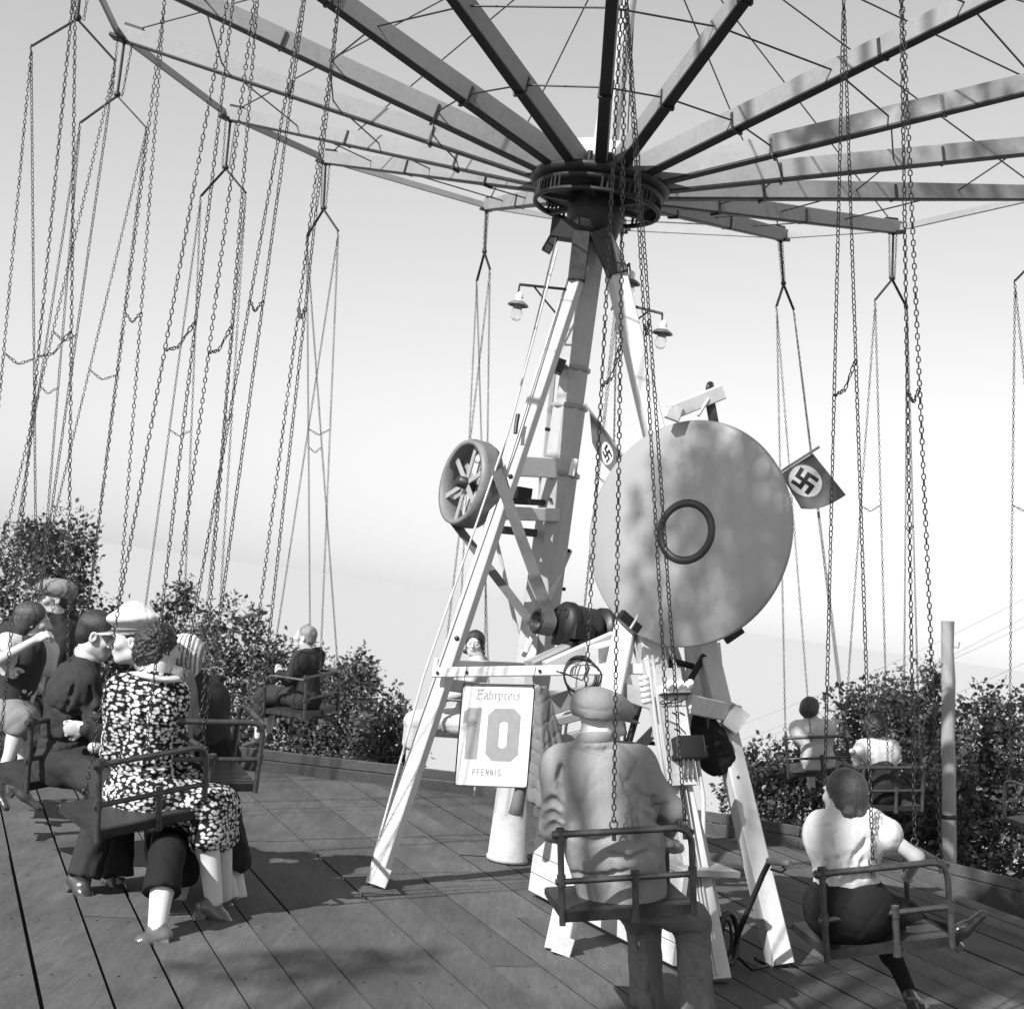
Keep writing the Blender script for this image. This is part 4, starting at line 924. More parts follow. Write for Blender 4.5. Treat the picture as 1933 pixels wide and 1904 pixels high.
def head(S, c, f, u, s=1., neck=None, k=.012):
    r, f, u = frame(f, u); R = np.stack([r, f, u]); c = np.asarray(c, float); P = lambda a, b, d: c+(r*a+f*b+u*d)*s
    S.ell(P(0, -.012, .025), np.array((.074, .094, .083))*s, R, k)
    S.ell(P(0, .03, -.03), np.array((.058, .066, .08))*s, R, k*2)
    S.ell(P(0, .058, -.092), np.array((.03, .03, .024))*s, R, k*1.6)
    S.cap(P(.045, .0, -.07), P(.02, .055, -.09), .024*s, .022*s, k*2); S.cap(P(-.045, .0, -.07), P(-.02, .055, -.09), .024*s, .022*s, k*2)
    S.ell(P(0, .083, .022), np.array((.05, .014, .012))*s, R, k)
    S.cap(P(0, .092, .012), P(0, .113, -.03), .008*s, .0125*s, .008); S.ell(P(0, .1, -.034), np.array((.017, .014, .009))*s, R, .006)
    S.ell(P(0, .09, -.058), np.array((.025, .011, .007))*s, R, .006); S.ell(P(0, .087, -.07), np.array((.022, .011, .008))*s, R, .006)
    for d in (-1, 1):
        S.ell(P(.043*d, .058, -.022), np.array((.024, .026, .024))*s, R, .015)
        S.ell(P(.032*d, .099, .0), np.array((.018, .014, .011))*s, R, .008, sub=True)
        S.ell(P(.076*d, -.008, -.012), np.array((.009, .02, .033))*s, R, .006); S.ell(P(.081*d, -.004, -.008), np.array((.006, .01, .018))*s, R, .004, sub=True)
    if neck is not None: S.cap(P(0, -.02, -.07), neck, .054*s, .062*s, .03)
    return P, R
def hand(S, w, d, pn, curl=.5, s=1., side=1):
    w = np.asarray(w, float); d = nrm(d); pn = np.asarray(pn, float); pn = nrm(pn-d*(pn@d)); sd = np.cross(d, pn)*side; R = np.stack([sd, d, pn])
    S.ell(w+d*.045*s, np.array((.039, .052, .018))*s, R, .015)
    for i, ln in enumerate((.88, 1., .95, .76)):
        p = w+(d*.085+sd*(-.029+.0195*i)*-1)*s; a = .25*curl; e = d
        for seg, rr in ((.042, .0095), (.028, .0085), (.022, .0075)):
            a += curl*1.0; e2 = d*math.cos(a)+pn*math.sin(a); q = p+e2*seg*ln*s; S.cap(p, q, rr*s, rr*.9*s, .004); p = q
    p = w+(d*.025+sd*.032)*s; q = p+nrm(d*.75+sd*.55+pn*.35)*.042*s; S.cap(p, q, .0125*s, .0105*s, .01); S.cap(q, q+nrm(d*.8+pn*.8*curl+sd*.05)*.032*s, .010*s, .0085*s, .004)
def shoe(parent, ankle, toe, u, m, s=1., heel=.02, name='shoe', h=.008):
    ankle, toe = np.asarray(ankle, float), np.asarray(toe, float); f = toe-ankle; u = np.asarray(u, float); r, f_, u_ = frame(f, u); L = max(np.linalg.norm(f), .205*s); R = np.stack([r, f_, u_])
    S = SDF(h); b = ankle-u_*.045*s
    S.cap(b-f_*.03*s, b+f_*.06*s, .036*s, .036*s, .02, n=u_, q=1.0); S.cap(b+f_*.06*s+u_*-.008*s, b+f_*L*.9-u_*.018*s, .04*s, .03*s, .03, n=u_, q=1.35)
    S.ell(ankle+u_*.0, np.array((.036, .046, .03))*s, R, .025); S.ell(ankle+u_*.03*s, np.array((.027, .034, .03))*s, R, .008, sub=True)
    o = S.build(name, m, parent)
    sb = MB(); V3 = lambda p: Vector(tuple(p)); hb = b-u_*(.030*s)-f_*.024*s
    sb.box(V3(hb-u_*heel*.5), V3(r)*.024*s, V3(f_)*.024*s, V3(u_)*(heel*.5+.008)); sb.build('heel', SHOE, o)
    return o
def v3(p): return np.array(tuple(p), float)
def person(P): return thing('person', P['at'], P['label'], 'person', P.get('group'))
def figure(P):
    """joints in world space -> one continuous body plus clothes as parts"""
    J = {k: v3(v) for k, v in P['J'].items()}; t = person(P); h = P.get('h', .010); s = P.get('s', 1.); fat = P.get('fat', 1.); fwd = nrm(P['fwd']); up = nrm(J['neck']-J['pel'])
    fd, fu = P['face']; sk = P.get('skin', SKIN)
    S = SDF(P.get('hb', h*.75)); hd, R = head(S, J['head'], fd, fu, P.get('hs', s), neck=J['neck'])
    S.cap(J['neck'], J['chest'], .06*s, .10*s, .04, n=fwd, q=1.3); S.cap(J['chest'], J['pel'], .105*s, .105*s, .05, n=fwd, q=1.3)
    for d in 'LR':
        sh, el, wr_ = J['sh'+d], J['el'+d], J['wr'+d]; S.cap(J['chest'], sh, .06*s, .045*s, .04); S.cap(sh, el, .045*s*fat, .037*s, .03); S.cap(el, wr_, .037*s, .026*s, .02)
        if P.get('hand'+d): dd, pn, cu = P['hand'+d]; hand(S, wr_, dd, pn, cu, s*P.get('handscale', 1.), 1 if d == 'R' else -1)
        else: S.ell(wr_+nrm(wr_-el)*.06*s, np.array((.036, .036, .03))*s, k=.02)
        S.cap(J['pel'], J['kn'+d], .085*s, .055*s, .05); S.cap(J['kn'+d], J['an'+d], .052*s*P.get('calf', 1), .034*s, .03)
        mid = J['kn'+d]*.68+J['an'+d]*.32-nrm(J['to'+d]-J['an'+d])*.012*s; S.ell(mid, np.array((.047, .047, .09))*s*P.get('calf', 1), k=.03)
    body = S.build('body', sk, t)
    W = lambda a, f_, sd: (a, f_, sd)
    top = P.get('top')
    if top:
        S = SDF(h); w = top.get('w', 1.)*s*fat
        hip = J['pel']+up*.02; 
        wa_ = top.get('waist', .152); ks = top.get('k', .05); S.cap(J['chest'], J['chest']*.4+hip*.6, .168*w, wa_*w, ks, n=fwd, q=1.42); S.cap(J['chest']*.4+hip*.6, hip-up*top.get('drop', .05), wa_*w, top.get('hem', .178)*w, ks, n=fwd, q=1.2)
        S.cap(J['shL'], J['shR'], .066*w, .066*w, .06); S.cap(J['shL']*.9+J['chest']*.1-up*.05, J['shR']*.9+J['chest']*.1-up*.05, .10*w, .10*w, ks+.02, n=fwd, q=1.3)
        for d in 'LR': S.cap(J['neck']-up*.045, J['sh'+d]-up*.006, .046*w, .060*w, .05)
        S.cap(J['chest']*.5+J['neck']*.5, J['neck']-up*.02, .115*w, .062*w, .05, n=fwd, q=1.15)
        for d in 'LR':
            sh, el, wr_ = J['sh'+d], J['el'+d], J['wr'+d]; sl = top.get('sleeve', 'long')
            if sl == 'long': S.cap(sh, el, .070*w, .060*w, .032); S.cap(el, wr_-nrm(wr_-el)*.02, .058*w, .046*w, .012)
            elif sl == 'short': S.cap(sh, sh+(el-sh)*.45, .066*w, .062*w, .03)
            elif sl == 'puff': S.ell(sh+(el-sh)*.36, np.array((.088, .088, .092))*w, k=.012); S.cap(sh, sh+(el-sh)*.30, .066*w, .07*w, .02); q0 = sh+(el-sh)*.62; S.cap(q0+nrm(el-sh)*.075, q0+nrm(el-sh)*.08, .075, .075, .004, sub=True)
        S.cap(J['neck']+up*.03, J['neck']+up*.09, .052*s, .05*s, .006, sub=True)
        hc = hip-up*(top.get('drop', .05)+.035); S.cap(hc-up*.34, hc-up*.345, .34, .34, .01, sub=True)
        for fl in top.get('folds', ()): S.fold(fl, top.get('fr', .009))
        S.build(top.get('name', 'jacket'), top['m'], t, wr=top.get('wr', (.006, 34, 3)))
    if P.get('collar'):
        r, f_, u_ = frame(fwd, up); n0 = J['neck']; S = SDF(h*.6); flat = P.get('flat', False)
        for a in range(25):
            th = math.radians(-160+320*a/24)
            if flat: p = n0+(-f_*math.cos(th)*.085+r*math.sin(th)*.098)*s-u_*(.018+.012*abs(math.sin(th)))*s; S.ell(p, np.array((.03, .03, .011))*s, k=.012)
            else: p = n0+(-f_*math.cos(th)*.060+r*math.sin(th)*.064)*s+u_*(.012*math.cos(th)+.0)*s; S.ell(p, np.array((.014, .014, .026))*s, k=.012)
        S.build('collar', P['collar'], t)
    bot = P.get('bottom')
    if bot:
        S = SDF(h); w = bot.get('w', 1.)*s*fat
        S.cap(J['pel']-np.cross(fwd, up)*.05*s, J['pel']+np.cross(fwd, up)*.05*s, .135*w, .135*w, .05)
        if bot['kind'] == 'trousers':
            for d in 'LR':
                kn, an = J['kn'+d], J['an'+d]; S.cap(J['pel'], kn, .105*w, .080*w, .05); e = bot.get('end', .93); S.cap(kn, kn+(an-kn)*e, .078*w, bot.get('cuff', .068)*w, .03)
                dr = nrm(an-kn); S.cap(kn+(an-kn)*(e+.01)+dr*.16, kn+(an-kn)*(e+.01)+dr*.17, .16, .16, .006, sub=True)
                if bot.get('turnup'): S.cap(kn+(an-kn)*(e-.10), kn+(an-kn)*(e-.05), .077*w, .077*w, .004); S.cap(kn+(an-kn)*(e+.01)+dr*.16, kn+(an-kn)*(e+.01)+dr*.17, .16, .16, .006, sub=True)
        else:
            kL, kR = J['knL'], J['knR']; e = bot.get('end', .25)
            for d, kn in (('L', kL), ('R', kR)):
                S.cap(J['pel'], kn, .115*w, .085*w, .06); S.cap(kn, kn+(J['an'+d]-kn)*e, .085*w, .085*w, .04)
            S.cap(J['pel']*.5+(kL+kR)*.25, (kL+kR)*.5, .1*w, .075*w, .05); a = (J['anL']+J['anR'])*.5; mk = (kL+kR)*.5; S.cap(mk, mk+(a-mk)*e, .08*w, .085*w, .05)
            for d, kn in (('L', kL), ('R', kR)): S.cap(kn+(J['an'+d]-kn)*(e+.02), kn+(J['an'+d]-kn)*(e+.3), .06*w, .06*w, .01, sub=True)
        for fl in bot.get('folds', ()): S.fold(fl, bot.get('fr', .009))
        S.build(bot.get('name', 'trousers' if bot['kind'] == 'trousers' else 'skirt'), bot['m'], t, wr=bot.get('wr', (.006, 30, 8)))
    if P.get('shoes') is not None:
        for d in 'LR': shoe(t, J['an'+d], J['to'+d], nrm(J['kn'+d]-J['an'+d]), P['shoes'], s, P.get('heel', .02))
    if P.get('socks'):
        for d in 'LR':
            S = SDF(h*.8); sk_ = P.get('sockh', .5); a_, b_ = J['an'+d], J['an'+d]+(J['kn'+d]-J['an'+d])*sk_
            S.cap(a_, b_, .040*s, .056*s*P.get('calf', 1) if sk_ > .5 else .050*s, .01); mid = J['kn'+d]*.66+J['an'+d]*.34-nrm(J['to'+d]-J['an'+d])*.012*s
            if sk_ > .5: S.ell(mid, np.array((.053, .053, .09))*s*P.get('calf', 1), k=.03)
            S.build('stocking' if sk_ > .4 else 'sock', P['socks'], t)
    for fn in P.get('extra', ()): fn(t, hd, R, J)
    return t
# hair and hats in head space: x right, y forward, z up
def hair_short(m, s=1., back=.0, wr=(.004, 160, 5)):
    def fn(t, H, R, J):
        S = SDF(.006); S.ell(H(0, -.022, .036), np.array((.080, .096, .084))*s, R, .01); S.ell(H(0, -.05, -.02), np.array((.068, .06, .06))*s, R, .02)
        S.ell(H(0, .085, -.02), np.array((.1, .07, .075))*s, R, .02, sub=True)
        for d in (-1, 1): S.ell(H(.085*d, -.002, -.035), np.array((.03, .03, .045))*s, R, .012, sub=True)
        S.build('hair', m, t, wr=wr)
    return fn
def hair_full(m, s=1., low=-.07, wr=(.008, 120, 5), bun=None, wide=1.):
    def fn(t, H, R, J):
        S = SDF(.006); S.ell(H(0, -.02, .035), np.array((.088*wide, .1, .09))*s, R, .01); S.ell(H(0, -.045, low*.5), np.array((.084*wide, .075, .085))*s, R, .03); S.ell(H(0, -.05, low), np.array((.078*wide, .055, .04))*s, R, .03)
        if bun: 
            for (x, y, z, r) in bun: S.ell(H(x, y, z), np.array((r*1.1, r*.8, r*.8)), R, .012)
        S.ell(H(0, .1, -.035), np.array((.066, .085, .085))*s, R, .02, sub=True)
        S.build('hair', m, t, wr=wr)
    return fn
def flat_cap(m, s=1.):
    def fn(t, H, R, J):
        S = SDF(.006); S.ell(H(0, -.02, .06), np.array((.100, .118, .066))*s, R, .02); S.ell(H(0, -.05, .03), np.array((.090, .082, .066))*s, R, .03); S.ell(H(0, .07, .06), np.array((.076, .056, .034))*s, R, .03)
        S.ell(H(0, .05, -.085), np.array((.2, .24, .098))*s, R, .010, sub=True); S.ell(H(0, -.1, -.11), np.array((.2, .2, .09))*s, R, .010, sub=True)
        c = S.build('cap', m, t, wr=(.006, 44, 4))
        S = SDF(.005); S.ell(H(0, .112, .026), np.array((.07, .05, .008))*s, R, .01); S.build('visor', m, c)
    return fn
def peaked_cap(mt, mv, s=1.):
    def fn(t, H, R, J):
        S = SDF(.006); S.ell(H(0, -.004, .108), np.array((.120, .132, .046))*s, R, .02); S.cap(H(0, -.01, .055), H(0, -.005, .095), .092*s, .1*s, .02, n=R[0], q=1.12)
        S.ell(H(0, -.02, -.01), np.array((.2, .3, .04))*s, R, .01, sub=True)
        c = S.build('cap', mt, t, wr=(.004, 50, 4))
        b = MB(); pr = []
        P_ = [Vector(tuple(H(.087*math.cos(a), -.008+.104*math.sin(a), .058))) for a in [2*math.pi*i/30 for i in range(30)]]; b.tube(P_, .0075*s, 6, closed=True); b.build('hat_band', MIDC, c)
        S = SDF(.005); S.ell(H(0, .118, .032), np.array((.078, .06, .006))*s, R, .01); S.ell(H(0, .06, .05), np.array((.07, .045, .02))*s, R, .02, sub=True); S.build('visor', mv, c)
    return fn
def kerchief(m, s=1.):
    def fn(t, H, R, J):
        S = SDF(.007); S.ell(H(0, -.02, .035), np.array((.09, .105, .092))*s, R, .01); S.cap(H(0, -.06, -.03), H(0, -.085, -.13), .06*s, .03*s, .03); S.ell(H(0, .1, -.03), np.array((.066, .085, .085))*s, R, .02, sub=True)
        S.build('kerchief', m, t, wr=(.006, 50, 5))
    return fn
def eyes(s=1.):
    def fn(t, H, R, J):
        for d in (-1, 1):
            MB().ball(Vector(tuple(H(.032*d, .086, .0))), .0125*s, 6).build('eye', PORC, t)
            MB().ball(Vector(tuple(H(.032*d, .0945, .0))), .0062*s, 5).build('iris', INKD, t)
            MB().tube([Vector(tuple(H((.02+.012*i)*d, .092-.003*i, .017+.003*math.sin(i)))) for i in range(4)], .0028*s, 5).build('eyebrow', HAIRD, t)
        MB().tube([Vector(tuple(H(-.02+.01*i, .1-.0015*(i-2)**2, -.064))) for i in range(5)], .003*s, 5).build('lips', MIDC, t)
    return fn
def chairJ(key, s=1., lean=(0, 0), spread=.09, kn=.40, shin=.43, arms=None, turn=0.):
    """seated joints in the chair's own frame"""
    M_ = SEATS[key]; Wd = lambda x, y, z: M_ @ Vector((x*s, y*s, z*s)); lx, ly = lean
    J = dict(pel=Wd(0, -.06, .1), chest=Wd(lx*.6, -.07+ly*.6, .40), neck=Wd(lx, -.05+ly, .585), head=Wd(lx*1.15, -.02+ly*1.15, .715))
    for d, sg in (('L', -1), ('R', 1)):
        J['sh'+d] = Wd(lx+.165*sg, -.07+ly, .515); J['el'+d] = Wd(lx*.5+.225*sg, .0+ly*.5, .28); J['wr'+d] = Wd(.2*sg, .2, .30)
        J['kn'+d] = Wd(spread*sg, kn, .075); J['an'+d] = Wd(spread*sg, kn+.03, .075-shin); J['to'+d] = Wd(spread*sg*1.3, kn+.2, .03-shin)
    for k_, v_ in (arms or {}).items(): J[k_] = Wd(*v_) if not isinstance(v_, Vector) else v_
    return J, Wd
# ------------------------------------------------------------------ the cast
def dirw(yaw, z=0.): return (math.sin(math.radians(yaw)), math.cos(math.radians(yaw)), z)
UPI = tuple((CU*.35+Vector((0, 0, .65))).normalized())
# man in tweed cap, nearest, seen from behind
d = 5.64
J = dict(pel=U(1172, 1668, d+.0), chest=U(1140, 1492, d-.02), neck=U(1122, 1398, d+.0), head=U(1136, 1360, d+.04),
 shL=U(1062, 1444, d-.05), shR=U(1196, 1440, d+.10), elL=U(1046, 1560, d-.02), wrL=U(1075, 1580, d+.24), elR=U(1268, 1532, d+.06), wrR=U(1248, 1580, d+.26),
 knL=U(1214, 1735, d+.40), anL=U(1222, 1906, d+.36), toL=U(1262, 1930, d+.5), knR=U(1306, 1738, d+.30), anR=U(1318, 1925, d+.18), toR=U(1360, 1950, d+.32))
def man_extra(t, H, R, J):
    S = SDF(.007)     # crumpled jacket skirt pushed through the rail on the right
    a = v3(U(1238, 1588, 5.62)); S.ell(a, (.075, .05, .028), k=.02); S.ell(v3(U(1268, 1596, 5.68)), (.05, .04, .03), k=.02); S.ell(v3(U(1218, 1612, 5.6)), (.05, .04, .018), k=.02); S.build('jacket_skirt', LIGHTC, t, wr=(.012, 70, 9))
figure(dict(at=tuple(U(1180, 1712, 5.6)), label='man from behind in light jacket and tweed flat cap on the nearest swing', J=J, fwd=dirw(25), face=(dirw(62, -.1), UPI), h=.008, s=1.0, hs=1.0,
 top=dict(m=LIGHTC, sleeve='long', w=1.02, fr=.011, folds=[[(1172, 1462), (1188, 1495), (1206, 1535)], [(1182, 1476), (1212, 1502), (1240, 1508)], [(1216, 1512), (1240, 1524), (1262, 1516)], [(1214, 1534), (1240, 1550), (1258, 1548)], [(1194, 1520), (1202, 1560), (1206, 1600)], [(1026, 1520), (1044, 1508), (1058, 1522)], [(1024, 1546), (1042, 1534), (1060, 1548)], [(1028, 1568), (1046, 1556), (1062, 1564)], [(1060, 1440), (1058, 1470), (1062, 1505)], [(1206, 1436), (1200, 1455), (1188, 1472)], [(1070, 1576), (1115, 1588), (1160, 1578)], [(1060, 1640), (1120, 1656), (1200, 1640)], [(1150, 1610), (1190, 1622), (1222, 1606)], [(1098, 1412), (1130, 1418), (1160, 1412)]], drop=.045, hem=.18, waist=.182, k=.09, wr=(.0055, 22, 3)), bottom=dict(kind='trousers', m=GREYC, w=.96, end=.97, cuff=.072, turnup=True, wr=(.008, 26, 6), fr=.006, folds=[[(1196, 1760), (1214, 1800), (1208, 1850)], [(1280, 1765), (1310, 1760), (1335, 1775)], [(1300, 1800), (1318, 1830), (1310, 1870)], [(1285, 1850), (1305, 1845), (1330, 1860)]]), shoes=SHOE,
 collar=LIGHTC, collars=1.0, extra=(flat_cap(HERR, 1.1), man_extra)))
# girl in white blouse, right
d = 5.62
J = dict(pel=U(1600, 1712, d), chest=U(1594, 1592, d-.02), neck=U(1592, 1535, d), head=U(1592, 1499, d+.03),
 shL=U(1553, 1558, d-.02), shR=U(1640, 1552, d+.0), elL=U(1548, 1630, d+.1), wrL=U(1580, 1660, d+.3), elR=U(1730, 1618, d-.04), wrR=U(1716, 1650, d+.22),
 knL=U(1660, 1746, d+.36), anL=U(1716, 1872, d+.32), toL=U(1742, 1902, d+.46), knR=U(1700, 1738, d+.26), anR=U(1790, 1758, d+.25), toR=U(1832, 1716, d+.22))
figure(dict(at=tuple(U(1650, 1785, 5.69)), label='girl from behind in white short-sleeved blouse and dark skirt, one leg stretched right', J=J, fwd=dirw(12), face=(dirw(-35, -.08), UPI), h=.008, s=.80, hs=.86,
 top=dict(m=WHITEC, sleeve='puff', w=.96, drop=.0, hem=.155, name='blouse', wr=(.007, 34, 3), fr=.007, folds=[[(1558, 1668), (1562, 1645), (1560, 1620)], [(1582, 1672), (1585, 1645), (1580, 1615)], [(1606, 1668), (1606, 1640), (1612, 1612)], [(1630, 1660), (1626, 1636), (1632, 1612)], [(1636, 1580), (1626, 1600), (1612, 1618)], [(1652, 1540), (1662, 1558), (1660, 1580)], [(1666, 1546), (1674, 1562), (1670, 1578)], [(1562, 1552), (1566, 1580), (1572, 1605)]]), bottom=dict(kind='skirt', m=BLACKC, w=1.28, end=.05), shoes=SHOE, socks=BLACKC, sockh=.95,
 extra=(hair_full(HAIRM, .88, low=-.045, wr=(.003, 90, 5), bun=[(-.05, -.085, -.075, .034), (0, -.098, -.085, .038), (.05, -.085, -.075, .034)]),)))
# woman in floral dress
d = 6.46
J = dict(pel=U(268, 1500, d), chest=U(272, 1352, d-.03), neck=U(292, 1266, d), head=U(300, 1222, d+.04),
 shL=U(232, 1304, d-.06), shR=U(324, 1308, d+.06), elL=U(214, 1420, d-.02), wrL=U(240, 1452, d+.22), elR=U(330, 1428, d+.12), wrR=U(388, 1476, d+.22),
 knL=U(385, 1525, d+.0), anL=U(404, 1700, d-.02), toL=U(462, 1732, d+.04), knR=U(415, 1518, d+.16), anR=U(422, 1690, d+.26), toR=U(470, 1722, d+.3))
figure(dict(at=tuple(U(272, 1546, 6.2)), label='woman with dark curly hair in black and white floral dress on the left swing', J=J, fwd=dirw(35), face=(dirw(48, -.05), UPI), h=.009, s=1.02, hs=.97, calf=1.0,
 top=dict(m=FLORAL, sleeve='long', w=1.0, drop=.06, hem=.19, name='dress_bodice', wr=(.006, 26, 3), fr=.011, waist=.138, folds=[[(214, 1440), (262, 1454), (330, 1440)], [(216, 1458), (270, 1470), (325, 1460)], [(276, 1300), (272, 1350), (274, 1410)], [(238, 1320), (244, 1360), (236, 1400)], [(312, 1320), (306, 1360), (316, 1400)]]), bottom=dict(kind='skirt', m=FLORAL, w=1.02, end=.32, name='dress_skirt', wr=(.010, 30, 4)), shoes=SHOEL, heel=.045, socks=STOCK, sockh=.9,
 handR=((.8, .5, -.25), (0, 0, -1), .35), collar=WHITEC, flat=True, extra=(hair_full(HAIRD, .96, low=-.05, wr=(-.0055, 210, 5), wide=1.06),)))
# man in white peaked cap, turned left
d = 6.88
J = dict(pel=U(328, 1580, d+.05), chest=U(318, 1318, d), neck=U(288, 1262, d), head=U(250, 1208, d-.02), shL=U(280, 1310, d-.14), shR=U(336, 1288, d+.12), elL=U(240, 1380, d-.05), wrL=U(200, 1400, d-.1), elR=U(362, 1372, d+.18), wrR=U(340, 1420, d+.1),
 knL=U(314, 1616, 6.18), anL=U(296, 1752, 5.98), toL=U(205, 1776, 5.94), knR=U(350, 1605, 6.62), anR=U(335, 1700, 6.72), toR=U(285, 1706, 6.68))
figure(dict(at=tuple(U(335, 1470, 6.6)), label='man in white peaked cap facing left, behind the floral dress woman', J=J, fwd=dirw(-95), face=(dirw(-97, -.14), UPI), h=.010, s=.97, hs=1.0,
 top=dict(m=MIDC, sleeve='long', wr=(.008, 28, 5)), bottom=dict(kind='trousers', m=BLACKC, w=.96, end=.46, cuff=.09, wr=(.004, 26, 6), name='knickerbockers'), shoes=SHOEL, socks=STOCK, sockh=.62,
 extra=(hair_short(HAIRD), peaked_cap(WHITEC, WHITEC, 1.0), eyes(1.0))))
# woman in black with striped kerchief
d = 7.15
J = dict(pel=U(385, 1438, d), chest=U(372, 1330, d), neck=U(358, 1272, d), head=U(345, 1240, d+.0), shL=U(338, 1302, d-.08), shR=U(398, 1312, d+.1), elL=U(350, 1390, d-.12), wrL=U(372, 1440, d-.1), elR=U(400, 1400, d+.12), wrR=U(420, 1440, d+.05),
 knL=U(395, 1515, d-.2), anL=U(436, 1690, d-.28), toL=U(480, 1718, d-.33), knR=U(415, 1520, d-.12), anR=U(452, 1690, d-.22), toR=U(496, 1716, d-.25))
figure(dict(at=tuple(U(365, 1452, 6.72)), label='woman in black with a striped kerchief, half hidden right of the floral dress', J=J, fwd=dirw(150), face=(dirw(-60, -.05), UPI), h=.011, s=.95, hs=.92,
 top=dict(m=DARKC, sleeve='long', name='coat'), bottom=dict(kind='skirt', m=BLACKC, w=1.15, end=.62), shoes=SHOE, socks=STOCK, sockh=.9, heel=.04, extra=(kerchief(STRIPE, 1.0),)))
# man in dark suit
d = 6.98
J = dict(pel=U(122, 1432, d), chest=U(132, 1312, d-.02), neck=U(168, 1236, d-.02), head=U(186, 1198, d-.03), shL=U(150, 1280, d+.16), shR=U(158, 1288, d-.15), elL=U(200, 1375, d+.25), wrL=U(220, 1400, d+.2), elR=U(192, 1388, d-.18), wrR=U(158, 1372, d-.24),
 knL=U(222, 1478, d-.1), anL=U(222, 1655, d-.2), toL=U(258, 1688, d-.25), knR=U(205, 1490, d-.32), anR=U(158, 1655, d-.42), toR=U(200, 1706, d-.5))
figure(dict(at=tuple(U(112, 1466, 7.0)), label='man in dark suit bending right, gripping the swing rail, left of the floral dress', J=J, fwd=dirw(88), face=(dirw(84, -.25), UPI), h=.010, s=1.0, hb=.006,
 top=dict(m=DARKC, sleeve='long', w=.98, drop=.06, wr=(.008, 26, 7), fr=.012, folds=[[(150, 1330), (172, 1345), (196, 1340)], [(160, 1352), (180, 1365), (205, 1358)], [(100, 1335), (130, 1350), (155, 1345)], [(76, 1392), (115, 1402), (160, 1392)], [(72, 1418), (110, 1430), (150, 1424)], [(140, 1290), (132, 1320), (120, 1345)], [(168, 1290), (172, 1320), (165, 1345)]]), bottom=dict(kind='trousers', m=DARKC, w=.98, end=.95, cuff=.08, wr=(.006, 22, 7)), shoes=SHOE, collar=WHITEC, collars=.7,
 handR=((-.75, -.1, -.2), (-.2, 1., .1), 1.15), extra=(hair_short(HAIRD, 1.02), eyes(1.0))))
# girl with puffed sleeves, left edge
d = 7.75
J = dict(pel=U(18, 1340, d), chest=U(46, 1252, d), neck=U(54, 1212, d), head=U(62, 1172, d), shL=U(88, 1228, d+.14), shR=U(14, 1216, d-.1), elL=U(70, 1300, d+.1), wrL=U(46, 1272, d-.1), elR=U(-6, 1248, d-.22), wrR=U(66, 1208, d-.24),
 knL=U(52, 1356, d+.1), anL=U(40, 1480, d+.1), toL=U(70, 1500, d+.1), knR=U(40, 1362, d-.2), anR=U(2, 1470, d-.3), toR=U(20, 1500, d-.35))
figure(dict(at=tuple(U(10, 1392, 8.0)), label='girl with white puffed sleeves and dark bodice holding a chain at the left edge', J=J, fwd=dirw(75), face=(dirw(72, .0), UPI), h=.010, s=.84, hs=.88, hb=.006,
 top=dict(m=WHITEC, sleeve='puff', w=1.0, drop=.0, hem=.15, name='blouse', wr=(.006, 40, 3)), bottom=dict(kind='skirt', m=MIDC, w=1.0, end=.12, wr=(.009, 30, 8)), shoes=SHOE,
 handR=((.75, .3, .55), (.5, .6, -.2), .8), handL=((-.5, -.6, .3), (.3, -.2, -1), 1.1),
 extra=(hair_full(HAIRM, .9, low=-.05, wr=(.004, 90, 5)), lambda t, H, R, J: SDF(.010).cap(J['chest']+np.array((0, 0, .03)), J['pel'], .148, .14, .03, n=nrm(dirw(75)), q=1.3).build('bodice', DARKC, t))))
# dark capped man behind her
d = 9.1
J, Wd = chairJ(4, 1.0, lean=(.0, .0)); off = Vector(J['head'])-U(102, 1128, d)
J = {k: v-off for k, v in J.items()}
J.update(elR=U(20, 1190, d-.2), wrR=U(-30, 1230, d-.3), shR=U(60, 1172, d-.1), shL=U(128, 1180, d+.1), neck=U(100, 1160, d), chest=U(95, 1215, d))
figure(dict(at=tuple(U(66, 1372, 9.2)), label='man in dark jacket and dark cap behind the puffed-sleeve girl', J=J, fwd=dirw(-160), face=(dirw(-120, -.05), UPI), h=.012, top=dict(m=DARKC, sleeve='long', w=1.05), bottom=dict(kind='trousers', m=BLACKC), shoes=SHOE, extra=(hair_short(HAIRM), flat_cap(MIDC, 1.05))))
# boy in dark suit, far
J, Wd = chairJ(2, .82, lean=(0, -.02), kn=.42, arms=dict(wrL=(-.27, .13, .38), wrR=(.27, .13, .38)))
off = Vector(J['head'])-U(576, 1202, 11.72); 
for k in ('head', 'neck', 'chest', 'shL', 'shR', 'elL', 'elR'): J[k] = J[k]-off*(.5 if k == 'chest' else 1)
figure(dict(at=tuple(U(568, 1334, 11.75)), label='fair-haired boy in dark suit facing left on the far swing before the bushes', J=J, fwd=dirw(-70), face=(dirw(-80), UPI), h=.011, s=.80, hs=.86,
 top=dict(m=DARKC, sleeve='long'), bottom=dict(kind='trousers', m=DARKC, w=1.1, end=.42, cuff=.09, name='knickerbockers'), shoes=SHOE, socks=STOCK, sockh=.6, handL=((0, .2, .3), (0, 1, 0), .9), extra=(hair_short(HAIRL, .88),)))
